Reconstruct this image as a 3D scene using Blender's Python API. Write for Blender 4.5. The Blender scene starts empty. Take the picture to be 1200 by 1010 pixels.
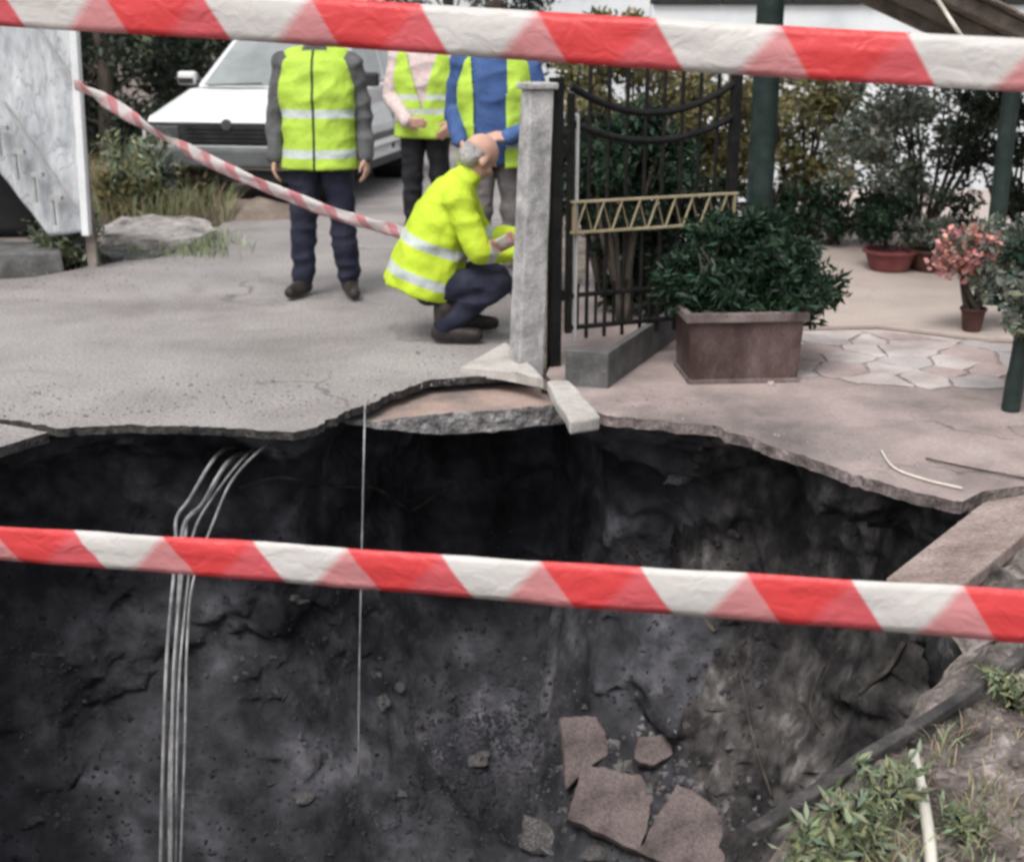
import bpy, bmesh, math, random
import numpy as np
from mathutils import Vector, Matrix, noise
from mathutils.bvhtree import BVHTree
random.seed(7); rng = np.random.default_rng(7)
R = math.radians
SC = bpy.context.scene
COL = SC.collection

# ------------------------------------------------------------------ camera, sky, sun, exposure
CAM_H = 1.6; FPX = 1500.0
PITCH = math.atan(475.0 / FPX)
cam_d = bpy.data.cameras.new('camera'); cam = bpy.data.objects.new('camera', cam_d); COL.objects.link(cam)
cam.location = (0, 0, CAM_H); cam.rotation_euler = (R(90) - PITCH, 0, 0)
cam_d.sensor_width = 36; cam_d.lens = 36 * FPX / 1200; cam_d.clip_end = 2000; cam_d.clip_start = 0.05
cam_d.dof.use_dof = True; cam_d.dof.focus_distance = 3.6; cam_d.dof.aperture_fstop = 4.0
SC.camera = cam
SUN_EL, SUN_AZ = R(58), R(205)          # azimuth clockwise from +Y (north)
W = bpy.data.worlds.new('World'); SC.world = W; W.use_nodes = True
nt = W.node_tree; bg = nt.nodes['Background']
sky = nt.nodes.new('ShaderNodeTexSky'); sky.sky_type = 'NISHITA'; sky.sun_disc = False
sky.sun_elevation = SUN_EL; sky.sun_rotation = SUN_AZ; sky.dust_density = 4.0; sky.air_density = 1.0; sky.ozone_density = 1.0
hs = nt.nodes.new('ShaderNodeHueSaturation'); hs.inputs['Saturation'].default_value = 0.25
nt.links.new(sky.outputs[0], hs.inputs['Color']); nt.links.new(hs.outputs[0], bg.inputs[0]); bg.inputs[1].default_value = 0.12
sd = bpy.data.lights.new('sun', 'SUN'); sd.energy = 1.1; sd.angle = R(25); sd.color = (1, 0.96, 0.91)
sun = bpy.data.objects.new('sun', sd); COL.objects.link(sun)
sdir = Vector((math.sin(SUN_AZ) * math.cos(SUN_EL), math.cos(SUN_AZ) * math.cos(SUN_EL), math.sin(SUN_EL)))
sun.rotation_euler = (-sdir).to_track_quat('-Z', 'Y').to_euler(); sun.location = sdir * 30
SC.view_settings.view_transform = 'Standard'; SC.view_settings.look = 'None'; SC.view_settings.gamma = 1
SC.view_settings.exposure = 0.80
SC.cycles.filter_width = 2.7

# ------------------------------------------------------------------ design helpers: photo direction -> place in the world
CP, SP = math.cos(PITCH), math.sin(PITCH)
def ray(x, y):
    u, v = (x - 600) / FPX, (505 - y) / FPX
    return Vector((u, CP + v * SP, -SP + v * CP))
def G(x, y, z=0.0):                     # on the level z
    d = ray(x, y); t = (z - CAM_H) / d.z
    return Vector((d.x * t, d.y * t, z))
def at(x, y, Y):                        # at the distance Y
    d = ray(x, y); t = Y / d.y
    return Vector((d.x * t, Y, CAM_H + d.z * t))

def fbm(p, sc, o=4):
    return noise.fractal(Vector(p) * sc, 1.0, 2.0, o)

# ------------------------------------------------------------------ materials
MATS = {}
def ramp(nt, stops):
    r = nt.nodes.new('ShaderNodeValToRGB'); e = r.color_ramp.elements
    while len(e) < len(stops): e.new(0.5)
    for i, (p, c) in enumerate(stops):
        e[i].position = p; e[i].color = (*c, 1)
    return r
def mat(name, cols, scale=6, detail=8, rough=0.85, bump=0.3, bscale=None, fine=0.0, fscale=90, coord='Object', spec=0.3, stretch=(1,1,1), leaf=False, metal=0.0, bdist=0.01, attr=None, transl=0.0):
    m = bpy.data.materials.new(name); m.use_nodes = True; t = m.node_tree; b = t.nodes['Principled BSDF']
    tc = t.nodes.new('ShaderNodeTexCoord'); mp = t.nodes.new('ShaderNodeMapping'); mp.inputs['Scale'].default_value = stretch
    t.links.new(tc.outputs[coord], mp.inputs[0])
    n = t.nodes.new('ShaderNodeTexNoise'); n.inputs['Scale'].default_value = scale; n.inputs['Detail'].default_value = detail; n.inputs['Roughness'].default_value = 0.62
    t.links.new(mp.outputs[0], n.inputs['Vector'])
    k = len(cols); lo, hi = 0.3, 0.7
    r = ramp(t, [(lo + (hi - lo) * i / max(1, k - 1), c) for i, c in enumerate(cols)])
    t.links.new(n.outputs['Fac'], r.inputs[0]); out = r.outputs[0]
    f = t.nodes.new('ShaderNodeTexNoise'); f.inputs['Scale'].default_value = fscale; f.inputs['Detail'].default_value = 3
    t.links.new(mp.outputs[0], f.inputs['Vector'])
    if fine:
        mr = t.nodes.new('ShaderNodeMapRange'); mr.inputs[1].default_value = 0.3; mr.inputs[2].default_value = 0.7
        mr.inputs[3].default_value = 1 - fine; mr.inputs[4].default_value = 1 + fine
        t.links.new(f.outputs['Fac'], mr.inputs[0])
        mx = t.nodes.new('ShaderNodeVectorMath'); mx.operation = 'SCALE'
        t.links.new(out, mx.inputs[0]); t.links.new(mr.outputs[0], mx.inputs['Scale']); out = mx.outputs[0]
    if attr:                            # per-leaf tint
        a = t.nodes.new('ShaderNodeAttribute'); a.attribute_name = attr
        mx = t.nodes.new('ShaderNodeVectorMath'); mx.operation = 'MULTIPLY'
        t.links.new(out, mx.inputs[0]); t.links.new(a.outputs['Color'], mx.inputs[1]); out = mx.outputs[0]
    t.links.new(out, b.inputs['Base Color'])
    b.inputs['Roughness'].default_value = rough; b.inputs['Specular IOR Level'].default_value = spec; b.inputs['Metallic'].default_value = metal
    if bump:
        bn = t.nodes.new('ShaderNodeTexNoise'); bn.inputs['Scale'].default_value = bscale or scale * 4; bn.inputs['Detail'].default_value = 8
        t.links.new(mp.outputs[0], bn.inputs['Vector'])
        bp = t.nodes.new('ShaderNodeBump'); bp.inputs['Strength'].default_value = bump; bp.inputs['Distance'].default_value = bdist
        t.links.new(bn.outputs['Fac'], bp.inputs['Height']); t.links.new(bp.outputs[0], b.inputs['Normal'])
    if transl:
        tr = t.nodes.new('ShaderNodeBsdfTranslucent'); ms = t.nodes.new('ShaderNodeMixShader'); ms.inputs[0].default_value = transl
        t.links.new(out, tr.inputs[0]); o = t.nodes['Material Output']
        t.links.new(b.outputs[0], ms.inputs[1]); t.links.new(tr.outputs[0], ms.inputs[2]); t.links.new(ms.outputs[0], o.inputs[0])
    MATS[name] = m
    return m
mat('asphalt', [(0.19,0.175,0.170),(0.265,0.246,0.240),(0.325,0.305,0.296)], scale=1.1, fine=0.34, fscale=62, bump=0.5, bscale=90, bdist=0.005)
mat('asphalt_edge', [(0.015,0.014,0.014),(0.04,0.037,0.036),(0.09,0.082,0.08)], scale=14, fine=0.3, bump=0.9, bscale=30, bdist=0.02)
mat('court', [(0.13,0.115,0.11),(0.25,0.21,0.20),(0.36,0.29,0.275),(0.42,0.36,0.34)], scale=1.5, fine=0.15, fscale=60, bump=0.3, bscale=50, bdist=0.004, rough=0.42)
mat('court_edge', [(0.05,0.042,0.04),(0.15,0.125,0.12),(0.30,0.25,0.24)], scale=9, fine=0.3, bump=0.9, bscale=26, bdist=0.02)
mat('court_back', [(0.34,0.29,0.26),(0.42,0.355,0.32),(0.46,0.40,0.36)], scale=1.3, fine=0.08, bump=0.2, bscale=40, bdist=0.004)
mat('paving_stone_pink', [(0.26,0.20,0.19),(0.35,0.28,0.265),(0.44,0.37,0.355)], scale=3.0, fine=0.15, bump=0.5, bscale=24, bdist=0.008)
mat('paving_stone_grey', [(0.24,0.22,0.215),(0.34,0.315,0.305),(0.46,0.43,0.42)], scale=3.0, fine=0.15, bump=0.5, bscale=24, bdist=0.008)
mat('paving_stone', [(0.28,0.24,0.23),(0.42,0.37,0.355),(0.55,0.51,0.50)], scale=3.0, fine=0.12, bump=0.4, bscale=24, bdist=0.006)
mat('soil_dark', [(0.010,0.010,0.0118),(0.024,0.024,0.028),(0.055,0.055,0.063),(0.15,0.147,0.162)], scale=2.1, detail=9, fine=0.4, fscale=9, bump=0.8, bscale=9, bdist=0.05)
mat('soil_lit_side', [(0.012,0.0115,0.012),(0.032,0.030,0.030),(0.075,0.069,0.067),(0.24,0.222,0.213)], scale=3.0, detail=11, fine=0.5, fscale=12, bump=1.0, bscale=9, bdist=0.07, stretch=(1,1,0.55))
mat('soil', [(0.09,0.075,0.065),(0.18,0.15,0.13),(0.30,0.25,0.22)], scale=4, detail=10, fine=0.35, fscale=40, bump=0.9, bscale=25, bdist=0.03)
mat('bank_soil', [(0.025,0.022,0.02),(0.09,0.077,0.07),(0.20,0.172,0.16),(0.40,0.35,0.33)], scale=7, detail=10, fine=0.4, fscale=40, bump=1.0, bscale=22, bdist=0.03)
mat('gravel', [(0.012,0.012,0.015),(0.035,0.034,0.042),(0.11,0.107,0.125)], scale=5, fine=0.4, bump=0.5)
mat('rock', [(0.03,0.029,0.03),(0.09,0.085,0.085),(0.24,0.23,0.225)], scale=6, fine=0.2, bump=0.6)
mat('pale_stone', [(0.12,0.11,0.10),(0.30,0.275,0.26),(0.44,0.41,0.39),(0.52,0.49,0.47)], scale=5, detail=11, fine=0.3, bump=1.0, bscale=14, bdist=0.04)
mat('kerb', [(0.30,0.28,0.26),(0.42,0.395,0.37),(0.50,0.475,0.45)], scale=5, fine=0.12, bump=0.4, bdist=0.008)
mat('pier', [(0.16,0.16,0.16),(0.36,0.35,0.35),(0.52,0.51,0.50)], scale=7, detail=10, fine=0.2, bump=0.6, bscale=20, bdist=0.012)
mat('plinth', [(0.05,0.05,0.05),(0.10,0.099,0.097),(0.17,0.167,0.163)], scale=5, fine=0.2, bump=0.5)
mat('brick_fill', [(0.15,0.13,0.12),(0.23,0.185,0.165),(0.34,0.245,0.21),(0.36,0.31,0.285)], scale=3, fine=0.2, bump=0.5)
mat('conglomerate', [(0.08,0.08,0.085),(0.22,0.21,0.21),(0.44,0.42,0.42)], scale=16, fine=0.3, bump=1.0, bscale=28, bdist=0.03)
mat('pink_slab', [(0.13,0.10,0.09),(0.23,0.175,0.155),(0.31,0.245,0.225),(0.36,0.30,0.28)], scale=5, detail=11, fine=0.3, bump=0.5, bscale=14, bdist=0.014)
mat('paver', [(0.03,0.027,0.027),(0.115,0.092,0.09),(0.155,0.124,0.121),(0.19,0.155,0.152)], scale=6, detail=11, fine=0.3, bump=0.7, bscale=30, bdist=0.012)
mat('black_iron', [(0.003,0.003,0.0035),(0.008,0.008,0.008),(0.018,0.016,0.015)], scale=20, rough=0.6, bump=0.1, spec=0.2)
mat('beige_paint', [(0.20,0.165,0.10),(0.28,0.235,0.15),(0.34,0.29,0.20)], scale=12, rough=0.5, bump=0.15)
mat('grey_pole', [(0.25,0.25,0.25),(0.34,0.34,0.34),(0.40,0.40,0.40)], scale=12, rough=0.5, bump=0.1)
mat('green_steel', [(0.008,0.016,0.014),(0.016,0.028,0.025),(0.03,0.045,0.04)], scale=8, rough=0.45, bump=0.1)
mat('planter', [(0.018,0.012,0.011),(0.045,0.026,0.024),(0.09,0.06,0.056),(0.14,0.10,0.095)], scale=4, detail=10, fine=0.2, bump=0.4, stretch=(1,1,0.5), rough=0.7)
mat('planter_rim', [(0.07,0.05,0.048),(0.14,0.11,0.105),(0.22,0.18,0.17)], scale=6, fine=0.2, bump=0.4)
mat('red_pot', [(0.10,0.03,0.03),(0.16,0.045,0.045),(0.22,0.08,0.075)], scale=5, rough=0.6, bump=0.2)
mat('dark_pot', [(0.03,0.012,0.01),(0.06,0.025,0.02),(0.09,0.04,0.03)], scale=8, rough=0.6, bump=0.2)
mat('bark', [(0.02,0.017,0.013),(0.06,0.05,0.04),(0.12,0.10,0.08)], scale=12, bump=0.9, stretch=(1,1,0.25))
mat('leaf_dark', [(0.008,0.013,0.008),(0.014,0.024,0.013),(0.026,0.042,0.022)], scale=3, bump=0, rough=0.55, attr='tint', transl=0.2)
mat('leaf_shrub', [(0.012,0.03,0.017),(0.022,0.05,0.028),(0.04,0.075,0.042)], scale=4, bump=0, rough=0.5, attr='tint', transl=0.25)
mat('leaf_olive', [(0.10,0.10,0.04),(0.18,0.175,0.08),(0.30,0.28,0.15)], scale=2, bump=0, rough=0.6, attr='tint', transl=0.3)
mat('leaf_grey', [(0.10,0.13,0.10),(0.19,0.225,0.18),(0.34,0.37,0.32)], scale=2, bump=0, rough=0.6, attr='tint', transl=0.3)
mat('leaf_weed', [(0.14,0.18,0.10),(0.25,0.30,0.18),(0.38,0.42,0.31)], scale=5, bump=0, rough=0.6, attr='tint', transl=0.3)
mat('dry_grass', [(0.19,0.15,0.10),(0.29,0.24,0.17),(0.38,0.33,0.25)], scale=4, bump=0, attr='tint', transl=0.25)
mat('petal', [(0.36,0.15,0.14),(0.46,0.23,0.21),(0.52,0.33,0.30)], scale=8, bump=0, attr='tint', transl=0.3)
mat('white_wall', [(0.50,0.53,0.56),(0.66,0.69,0.71),(0.74,0.76,0.77)], scale=1.3, fine=0.06, bump=0.25, bscale=20)
mat('roof_tile', [(0.22,0.10,0.06),(0.32,0.15,0.10),(0.40,0.22,0.15)], scale=4, bump=0.4)
mat('wood_grey', [(0.10,0.085,0.07),(0.20,0.17,0.145),(0.30,0.27,0.24)], scale=6, fine=0.2, bump=0.5, stretch=(1,0.15,1))
mat('cable', [(0.12,0.12,0.125),(0.25,0.25,0.255),(0.44,0.44,0.44)], scale=11, bump=0.1, rough=0.5)
mat('root', [(0.03,0.026,0.022),(0.06,0.052,0.045),(0.14,0.12,0.105)], scale=10, bump=0.5)
mat('pipe_dark', [(0.02,0.02,0.02),(0.06,0.055,0.055),(0.13,0.12,0.115)], scale=9, fine=0.2, bump=0.5)
mat('stick_pale', [(0.45,0.42,0.36),(0.58,0.55,0.48),(0.68,0.65,0.58)], scale=9, bump=0.3)
mat('car_white', [(0.60,0.61,0.61),(0.66,0.67,0.67),(0.69,0.69,0.69)], scale=2, bump=0, rough=0.25, spec=0.5)
mat('car_dark', [(0.012,0.012,0.013),(0.02,0.02,0.021),(0.03,0.03,0.03)], scale=9, bump=0.1, rough=0.55)
mat('car_grey', [(0.07,0.078,0.077),(0.10,0.108,0.107),(0.13,0.138,0.137)], scale=5, bump=0.1, rough=0.6)
mat('car_glass', [(0.16,0.18,0.18),(0.26,0.28,0.28),(0.36,0.38,0.37)], scale=1.2, bump=0, rough=0.06, spec=0.9)  # pale base colour stands in for sky reflected in the panes
mat('lamp_glass', [(0.35,0.36,0.36),(0.5,0.5,0.5),(0.6,0.6,0.6)], scale=20, bump=0.3, rough=0.12, spec=0.7)
mat('headlamp', [(0.04,0.042,0.044),(0.07,0.073,0.075),(0.11,0.115,0.12)], scale=20, bump=0.2, rough=0.15, spec=0.6)
mat('chrome', [(0.55,0.55,0.55),(0.62,0.62,0.62),(0.7,0.7,0.7)], scale=6, bump=0, rough=0.2, metal=1)
mat('rubber', [(0.012,0.012,0.012),(0.022,0.022,0.022),(0.04,0.038,0.036)], scale=9, bump=0.3)
mat('plate', [(0.62,0.62,0.6),(0.7,0.7,0.68),(0.72,0.72,0.7)], scale=6, bump=0)
mat('skin', [(0.42,0.24,0.18),(0.52,0.31,0.24),(0.58,0.37,0.30)], scale=14, bump=0.15, rough=0.5)
mat('hair_dark', [(0.012,0.009,0.007),(0.03,0.022,0.017),(0.06,0.045,0.035)], scale=40, bump=0.8, stretch=(1,1,0.2))
mat('hair_grey', [(0.22,0.21,0.20),(0.34,0.33,0.32),(0.46,0.45,0.44)], scale=40, bump=0.8, stretch=(1,1,0.2))
mat('cloth_navy', [(0.010,0.012,0.025),(0.018,0.020,0.038),(0.032,0.034,0.055)], scale=7, bump=0.5, bscale=16, bdist=0.02)
mat('cloth_black', [(0.008,0.008,0.010),(0.014,0.014,0.017),(0.025,0.025,0.03)], scale=7, bump=0.5, bscale=16, bdist=0.02)
mat('cloth_grey', [(0.06,0.06,0.064),(0.095,0.095,0.10),(0.14,0.14,0.145)], scale=7, bump=0.5, bscale=16, bdist=0.02)
mat('cloth_greytrouser', [(0.10,0.09,0.09),(0.16,0.145,0.145),(0.21,0.195,0.19)], scale=7, bump=0.5, bscale=16, bdist=0.02)
mat('cloth_blue', [(0.028,0.06,0.16),(0.045,0.09,0.23),(0.075,0.135,0.30)], scale=7, bump=0.5, bscale=16, bdist=0.02)
mat('cloth_pattern', [(0.30,0.26,0.26),(0.58,0.52,0.50),(0.50,0.34,0.34),(0.62,0.58,0.56)], scale=30, bump=0.3, bscale=16, bdist=0.02)
mat('leather', [(0.012,0.010,0.009),(0.028,0.023,0.021),(0.06,0.05,0.045)], scale=12, bump=0.4, rough=0.5)
mat('stake', [(0.10,0.07,0.05),(0.17,0.12,0.09),(0.24,0.17,0.13)], scale=14, bump=0.4, rough=0.6, metal=0.3)
mat('void_black', [(0.004,0.004,0.005),(0.009,0.009,0.010),(0.016,0.016,0.017)], scale=5, bump=0.3, rough=0.7)

def weather(m, crack, stain, cs=0.9, ss=0.8):
    """hairline cracks and dirt stains with a shape of their own"""
    t = m.node_tree; b = t.nodes['Principled BSDF']; src = b.inputs['Base Color'].links[0].from_socket
    tc = t.nodes.new('ShaderNodeTexCoord'); wn = t.nodes.new('ShaderNodeTexNoise'); wn.inputs['Scale'].default_value = 2.5; wn.inputs['Detail'].default_value = 5; t.links.new(tc.outputs['Object'], wn.inputs[0])
    ad = t.nodes.new('ShaderNodeVectorMath'); ad.operation = 'MULTIPLY_ADD'; t.links.new(wn.outputs['Color'], ad.inputs[0]); ad.inputs[1].default_value = (.5,.5,.5); t.links.new(tc.outputs['Object'], ad.inputs[2])
    v = t.nodes.new('ShaderNodeTexVoronoi'); v.feature = 'DISTANCE_TO_EDGE'; v.inputs['Scale'].default_value = cs; t.links.new(ad.outputs[0], v.inputs['Vector'])
    r = ramp(t, [(0.0, (1,1,1)), (0.012, (0,0,0))]); t.links.new(v.outputs['Distance'], r.inputs[0])
    mk = t.nodes.new('ShaderNodeTexNoise'); mk.inputs['Scale'].default_value = .7; t.links.new(tc.outputs['Object'], mk.inputs[0])
    rm = ramp(t, [(0.48, (0,0,0)), (0.6, (.8,.8,.8))]); t.links.new(mk.outputs['Fac'], rm.inputs[0])
    mu = t.nodes.new('ShaderNodeMixRGB'); mu.blend_type = 'MULTIPLY'; mu.inputs[0].default_value = 1; t.links.new(r.outputs[0], mu.inputs[1]); t.links.new(rm.outputs[0], mu.inputs[2])
    m1 = t.nodes.new('ShaderNodeMixRGB'); t.links.new(mu.outputs[0], m1.inputs[0]); t.links.new(src, m1.inputs[1]); m1.inputs[2].default_value = (*crack, 1)
    sn = t.nodes.new('ShaderNodeTexNoise'); sn.inputs['Scale'].default_value = ss; sn.inputs['Detail'].default_value = 9; sn.inputs['Roughness'].default_value = .7; sn.inputs['Distortion'].default_value = .6; t.links.new(tc.outputs['Object'], sn.inputs[0])
    rs = ramp(t, [(0.52, (0,0,0)), (0.68, (.75,.75,.75))]); t.links.new(sn.outputs['Fac'], rs.inputs[0])
    m2 = t.nodes.new('ShaderNodeMixRGB'); t.links.new(rs.outputs[0], m2.inputs[0]); t.links.new(m1.outputs[0], m2.inputs[1]); m2.inputs[2].default_value = (*stain, 1)
    t.links.new(m2.outputs[0], b.inputs['Base Color'])
weather(MATS['asphalt'], (0.09,0.082,0.077), (0.17,0.153,0.146), 0.6); weather(MATS['court'], (0.07,0.06,0.055), (0.14,0.12,0.115), 1.4, 1.1); weather(MATS['court_back'], (0.16,0.13,0.115), (0.27,0.23,0.21), 0.8, .8)
weather(MATS['pier'], (0.07,0.07,0.07), (0.13,0.13,0.13), 5, 5); weather(MATS['kerb'], (0.2,0.19,0.18), (0.30,0.28,0.26), 4, 6)
def hivis(name, base):
    """fluorescent cloth with grey reflective bands, dark zip line; the vertex attributes carry where they are sewn"""
    m = bpy.data.materials.new(name); m.use_nodes = True; t = m.node_tree; b = t.nodes['Principled BSDF']
    a = t.nodes.new('ShaderNodeAttribute'); a.attribute_name = 'band'
    z = t.nodes.new('ShaderNodeAttribute'); z.attribute_name = 'seam'
    n = t.nodes.new('ShaderNodeTexNoise'); n.inputs['Scale'].default_value = 9; n.inputs['Detail'].default_value = 6
    tc = t.nodes.new('ShaderNodeTexCoord'); t.links.new(tc.outputs['Object'], n.inputs['Vector'])
    r = ramp(t, [(0.3, tuple(c * 0.82 for c in base)), (0.7, base)]); t.links.new(n.outputs['Fac'], r.inputs[0])
    r2 = ramp(t, [(0.3, (0.36, 0.41, 0.39)), (0.7, (0.52, 0.56, 0.54))]); t.links.new(n.outputs['Fac'], r2.inputs[0])
    def lt(node):
        k = t.nodes.new('ShaderNodeMath'); k.operation = 'LESS_THAN'; k.inputs[1].default_value = 0; t.links.new(node.outputs['Fac'], k.inputs[0]); return k
    m1 = t.nodes.new('ShaderNodeMixRGB'); t.links.new(lt(a).outputs[0], m1.inputs[0]); t.links.new(r.outputs[0], m1.inputs[1]); t.links.new(r2.outputs[0], m1.inputs[2])
    m2 = t.nodes.new('ShaderNodeMixRGB'); t.links.new(lt(z).outputs[0], m2.inputs[0]); t.links.new(m1.outputs[0], m2.inputs[1]); m2.inputs[2].default_value = (0.03, 0.04, 0.02, 1)
    t.links.new(m2.outputs[0], b.inputs['Base Color']); b.inputs['Roughness'].default_value = 0.65; b.inputs['Specular IOR Level'].default_value = 0.2
    bn = t.nodes.new('ShaderNodeTexNoise'); bn.inputs['Scale'].default_value = 13; bn.inputs['Detail'].default_value = 5; t.links.new(tc.outputs['Object'], bn.inputs['Vector'])
    bp = t.nodes.new('ShaderNodeBump'); bp.inputs['Strength'].default_value = 0.65; bp.inputs['Distance'].default_value = 0.025
    t.links.new(bn.outputs['Fac'], bp.inputs['Height']); t.links.new(bp.outputs[0], b.inputs['Normal'])
    MATS[name] = m
hivis('hivis', (0.43, 0.62, 0.075)); hivis('hivis_jacket', (0.52, 0.68, 0.045))

def tape_mat(name, period, slope, duty, faded=False):
    """doubled barrier film: the red stripes of the front layer lean one way, those showing through from the back layer the other way"""
    m = bpy.data.materials.new(name); m.use_nodes = True; t = m.node_tree; b = t.nodes['Principled BSDF']
    uv = t.nodes.new('ShaderNodeUVMap'); sp = t.nodes.new('ShaderNodeSeparateXYZ'); t.links.new(uv.outputs[0], sp.inputs[0])
    def M(op, a, bb=None):
        k = t.nodes.new('ShaderNodeMath'); k.operation = op
        for i, s in enumerate((a, bb)):
            if s is None: continue
            if isinstance(s, (int, float)): k.inputs[i].default_value = s
            else: t.links.new(s, k.inputs[i])
        return k.outputs[0]
    u = M('DIVIDE', sp.outputs['X'], period); v = M('SUBTRACT', sp.outputs['Y'], 0.5)
    def stripe(sl, ph, soft):
        f = M('FRACT', M('ADD', M('ADD', u, M('MULTIPLY', v, sl)), ph))
        d = M('ABSOLUTE', M('SUBTRACT', f, 0.5))            # 0 at the stripe's middle
        r = t.nodes.new('ShaderNodeMapRange'); r.inputs[1].default_value = duty / 2 + soft; r.inputs[2].default_value = duty / 2 - soft
        t.links.new(d, r.inputs[0]); return r.outputs[0]
    front, back = stripe(slope, 0.0, 0.008), stripe(-slope * 1.1, slope * 1.05, 0.03)
    m1 = t.nodes.new('ShaderNodeMixRGB'); t.links.new(back, m1.inputs[0]); m1.inputs[1].default_value = (0.69, 0.665, 0.645, 1); m1.inputs[2].default_value = (0.66, 0.29, 0.30, 1)
    m2 = t.nodes.new('ShaderNodeMixRGB'); t.links.new(back, m2.inputs[0]); m2.inputs[1].default_value = (0.69, 0.13, 0.15, 1); m2.inputs[2].default_value = (0.73, 0.075, 0.08, 1)
    if faded: m1.inputs[1].default_value = (0.66, 0.61, 0.60, 1); m1.inputs[2].default_value = (0.64, 0.46, 0.47, 1); m2.inputs[1].default_value = (0.58, 0.27, 0.29, 1); m2.inputs[2].default_value = (0.58, 0.24, 0.26, 1)
    m3 = t.nodes.new('ShaderNodeMixRGB'); t.links.new(front, m3.inputs[0]); t.links.new(m1.outputs[0], m3.inputs[1]); t.links.new(m2.outputs[0], m3.inputs[2])
    t.links.new(m3.outputs[0], b.inputs['Base Color']); b.inputs['Roughness'].default_value = 0.38; b.inputs['Specular IOR Level'].default_value = 0.4
    mp = t.nodes.new('ShaderNodeMapping'); mp.inputs['Scale'].default_value = (14, 1.6, 1); t.links.new(uv.outputs[0], mp.inputs[0])
    bn = t.nodes.new('ShaderNodeTexNoise'); bn.inputs['Scale'].default_value = 1.6; bn.inputs['Detail'].default_value = 4; bn.inputs['Distortion'].default_value = 1.2; t.links.new(mp.outputs[0], bn.inputs[0])
    bp = t.nodes.new('ShaderNodeBump'); bp.inputs['Strength'].default_value = .45; bp.inputs['Distance'].default_value = .01; t.links.new(bn.outputs['Fac'], bp.inputs['Height']); t.links.new(bp.outputs[0], b.inputs['Normal'])
    tr = t.nodes.new('ShaderNodeBsdfTranslucent'); t.links.new(m3.outputs[0], tr.inputs[0])
    ms = t.nodes.new('ShaderNodeMixShader'); ms.inputs[0].default_value = 0.3
    t.links.new(b.outputs[0], ms.inputs[1]); t.links.new(tr.outputs[0], ms.inputs[2]); t.links.new(ms.outputs[0], t.nodes['Material Output'].inputs[0])
    MATS[name] = m
tape_mat('tape_high', 0.42, 0.14, 0.49); tape_mat('tape_low', 0.36, 0.17, 0.49); tape_mat('tape_twist', 0.24, 0.3, 0.36, faded=True)

def panel_mat():
    m = mat('hoarding', [(0.30,0.32,0.34),(0.45,0.47,0.49),(0.57,0.59,0.60)], scale=5, detail=10, fine=0.2, fscale=22, bump=0.1, bscale=14, bdist=0.006, rough=0.6, stretch=(1,1,0.35))
    t = m.node_tree; b = t.nodes['Principled BSDF']; src = b.inputs['Base Color'].links[0].from_socket
    tc = t.nodes.new('ShaderNodeTexCoord')
    w = t.nodes.new('ShaderNodeTexNoise'); w.inputs['Scale'].default_value = 3.2; w.inputs['Detail'].default_value = 2; w.inputs['Distortion'].default_value = 1.6
    mp = t.nodes.new('ShaderNodeMapping'); mp.inputs['Scale'].default_value = (2.4, 1, 0.8); t.links.new(tc.outputs['Object'], mp.inputs[0]); t.links.new(mp.outputs[0], w.inputs[0])
    a = t.nodes.new('ShaderNodeMath'); a.operation = 'SUBTRACT'; a.inputs[1].default_value = 0.5; t.links.new(w.outputs['Fac'], a.inputs[0])
    a2 = t.nodes.new('ShaderNodeMath'); a2.operation = 'ABSOLUTE'; t.links.new(a.outputs[0], a2.inputs[0])
    r = ramp(t, [(0.0, (1,1,1)), (0.022, (0,0,0))]); t.links.new(a2.outputs[0], r.inputs[0])   # sprayed scrawl lines
    mx = t.nodes.new('ShaderNodeMixRGB'); t.links.new(r.outputs[0], mx.inputs[0]); t.links.new(src, mx.inputs[1]); mx.inputs[2].default_value = (0.27, 0.29, 0.31, 1)
    n2 = t.nodes.new('ShaderNodeTexNoise'); n2.inputs['Scale'].default_value = 4.5; n2.inputs['Detail'].default_value = 3; t.links.new(tc.outputs['Object'], n2.inputs[0])
    r2 = ramp(t, [(0.63, (0,0,0)), (0.70, (0.6,0.6,0.6))]); t.links.new(n2.outputs['Fac'], r2.inputs[0])
    mx2 = t.nodes.new('ShaderNodeMixRGB'); t.links.new(r2.outputs[0], mx2.inputs[0]); t.links.new(mx.outputs[0], mx2.inputs[1]); mx2.inputs[2].default_value = (0.62, 0.42, 0.44, 1)
    t.links.new(mx2.outputs[0], b.inputs['Base Color'])
panel_mat()

# ------------------------------------------------------------------ object helpers
def tag(o, label=None, cat=None, group=None, kind=None):
    if label: o['label'] = label
    if cat: o['category'] = cat
    if group: o['group'] = group
    if kind: o['kind'] = kind
    return o
def link(name, me, m=None, parent=None, smooth=False):
    o = bpy.data.objects.new(name, me); COL.objects.link(o)
    if m is not None and not me.materials: me.materials.append(MATS[m] if isinstance(m, str) else m)
    if parent is not None:
        o.parent = parent
    if smooth: me.polygons.foreach_set('use_smooth', [True] * len(me.polygons))
    return o
def empty(name, loc=(0,0,0), rz=0, parent=None):
    o = bpy.data.objects.new(name, None); COL.objects.link(o); o.location = loc; o.rotation_euler = (0, 0, rz); o.empty_display_size = 0.1
    if parent: o.parent = parent
    return o
def bm_obj(name, bm, m, parent=None, smooth=False, bevel=0, seg=2):
    bmesh.ops.recalc_face_normals(bm, faces=bm.faces)
    me = bpy.data.meshes.new(name); bm.to_mesh(me); bm.free()
    o = link(name, me, m, parent, smooth)
    if bevel:
        b = o.modifiers.new('bevel', 'BEVEL'); b.width = bevel; b.segments = seg; b.limit_method = 'ANGLE'; b.angle_limit = R(30)
    return o
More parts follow.
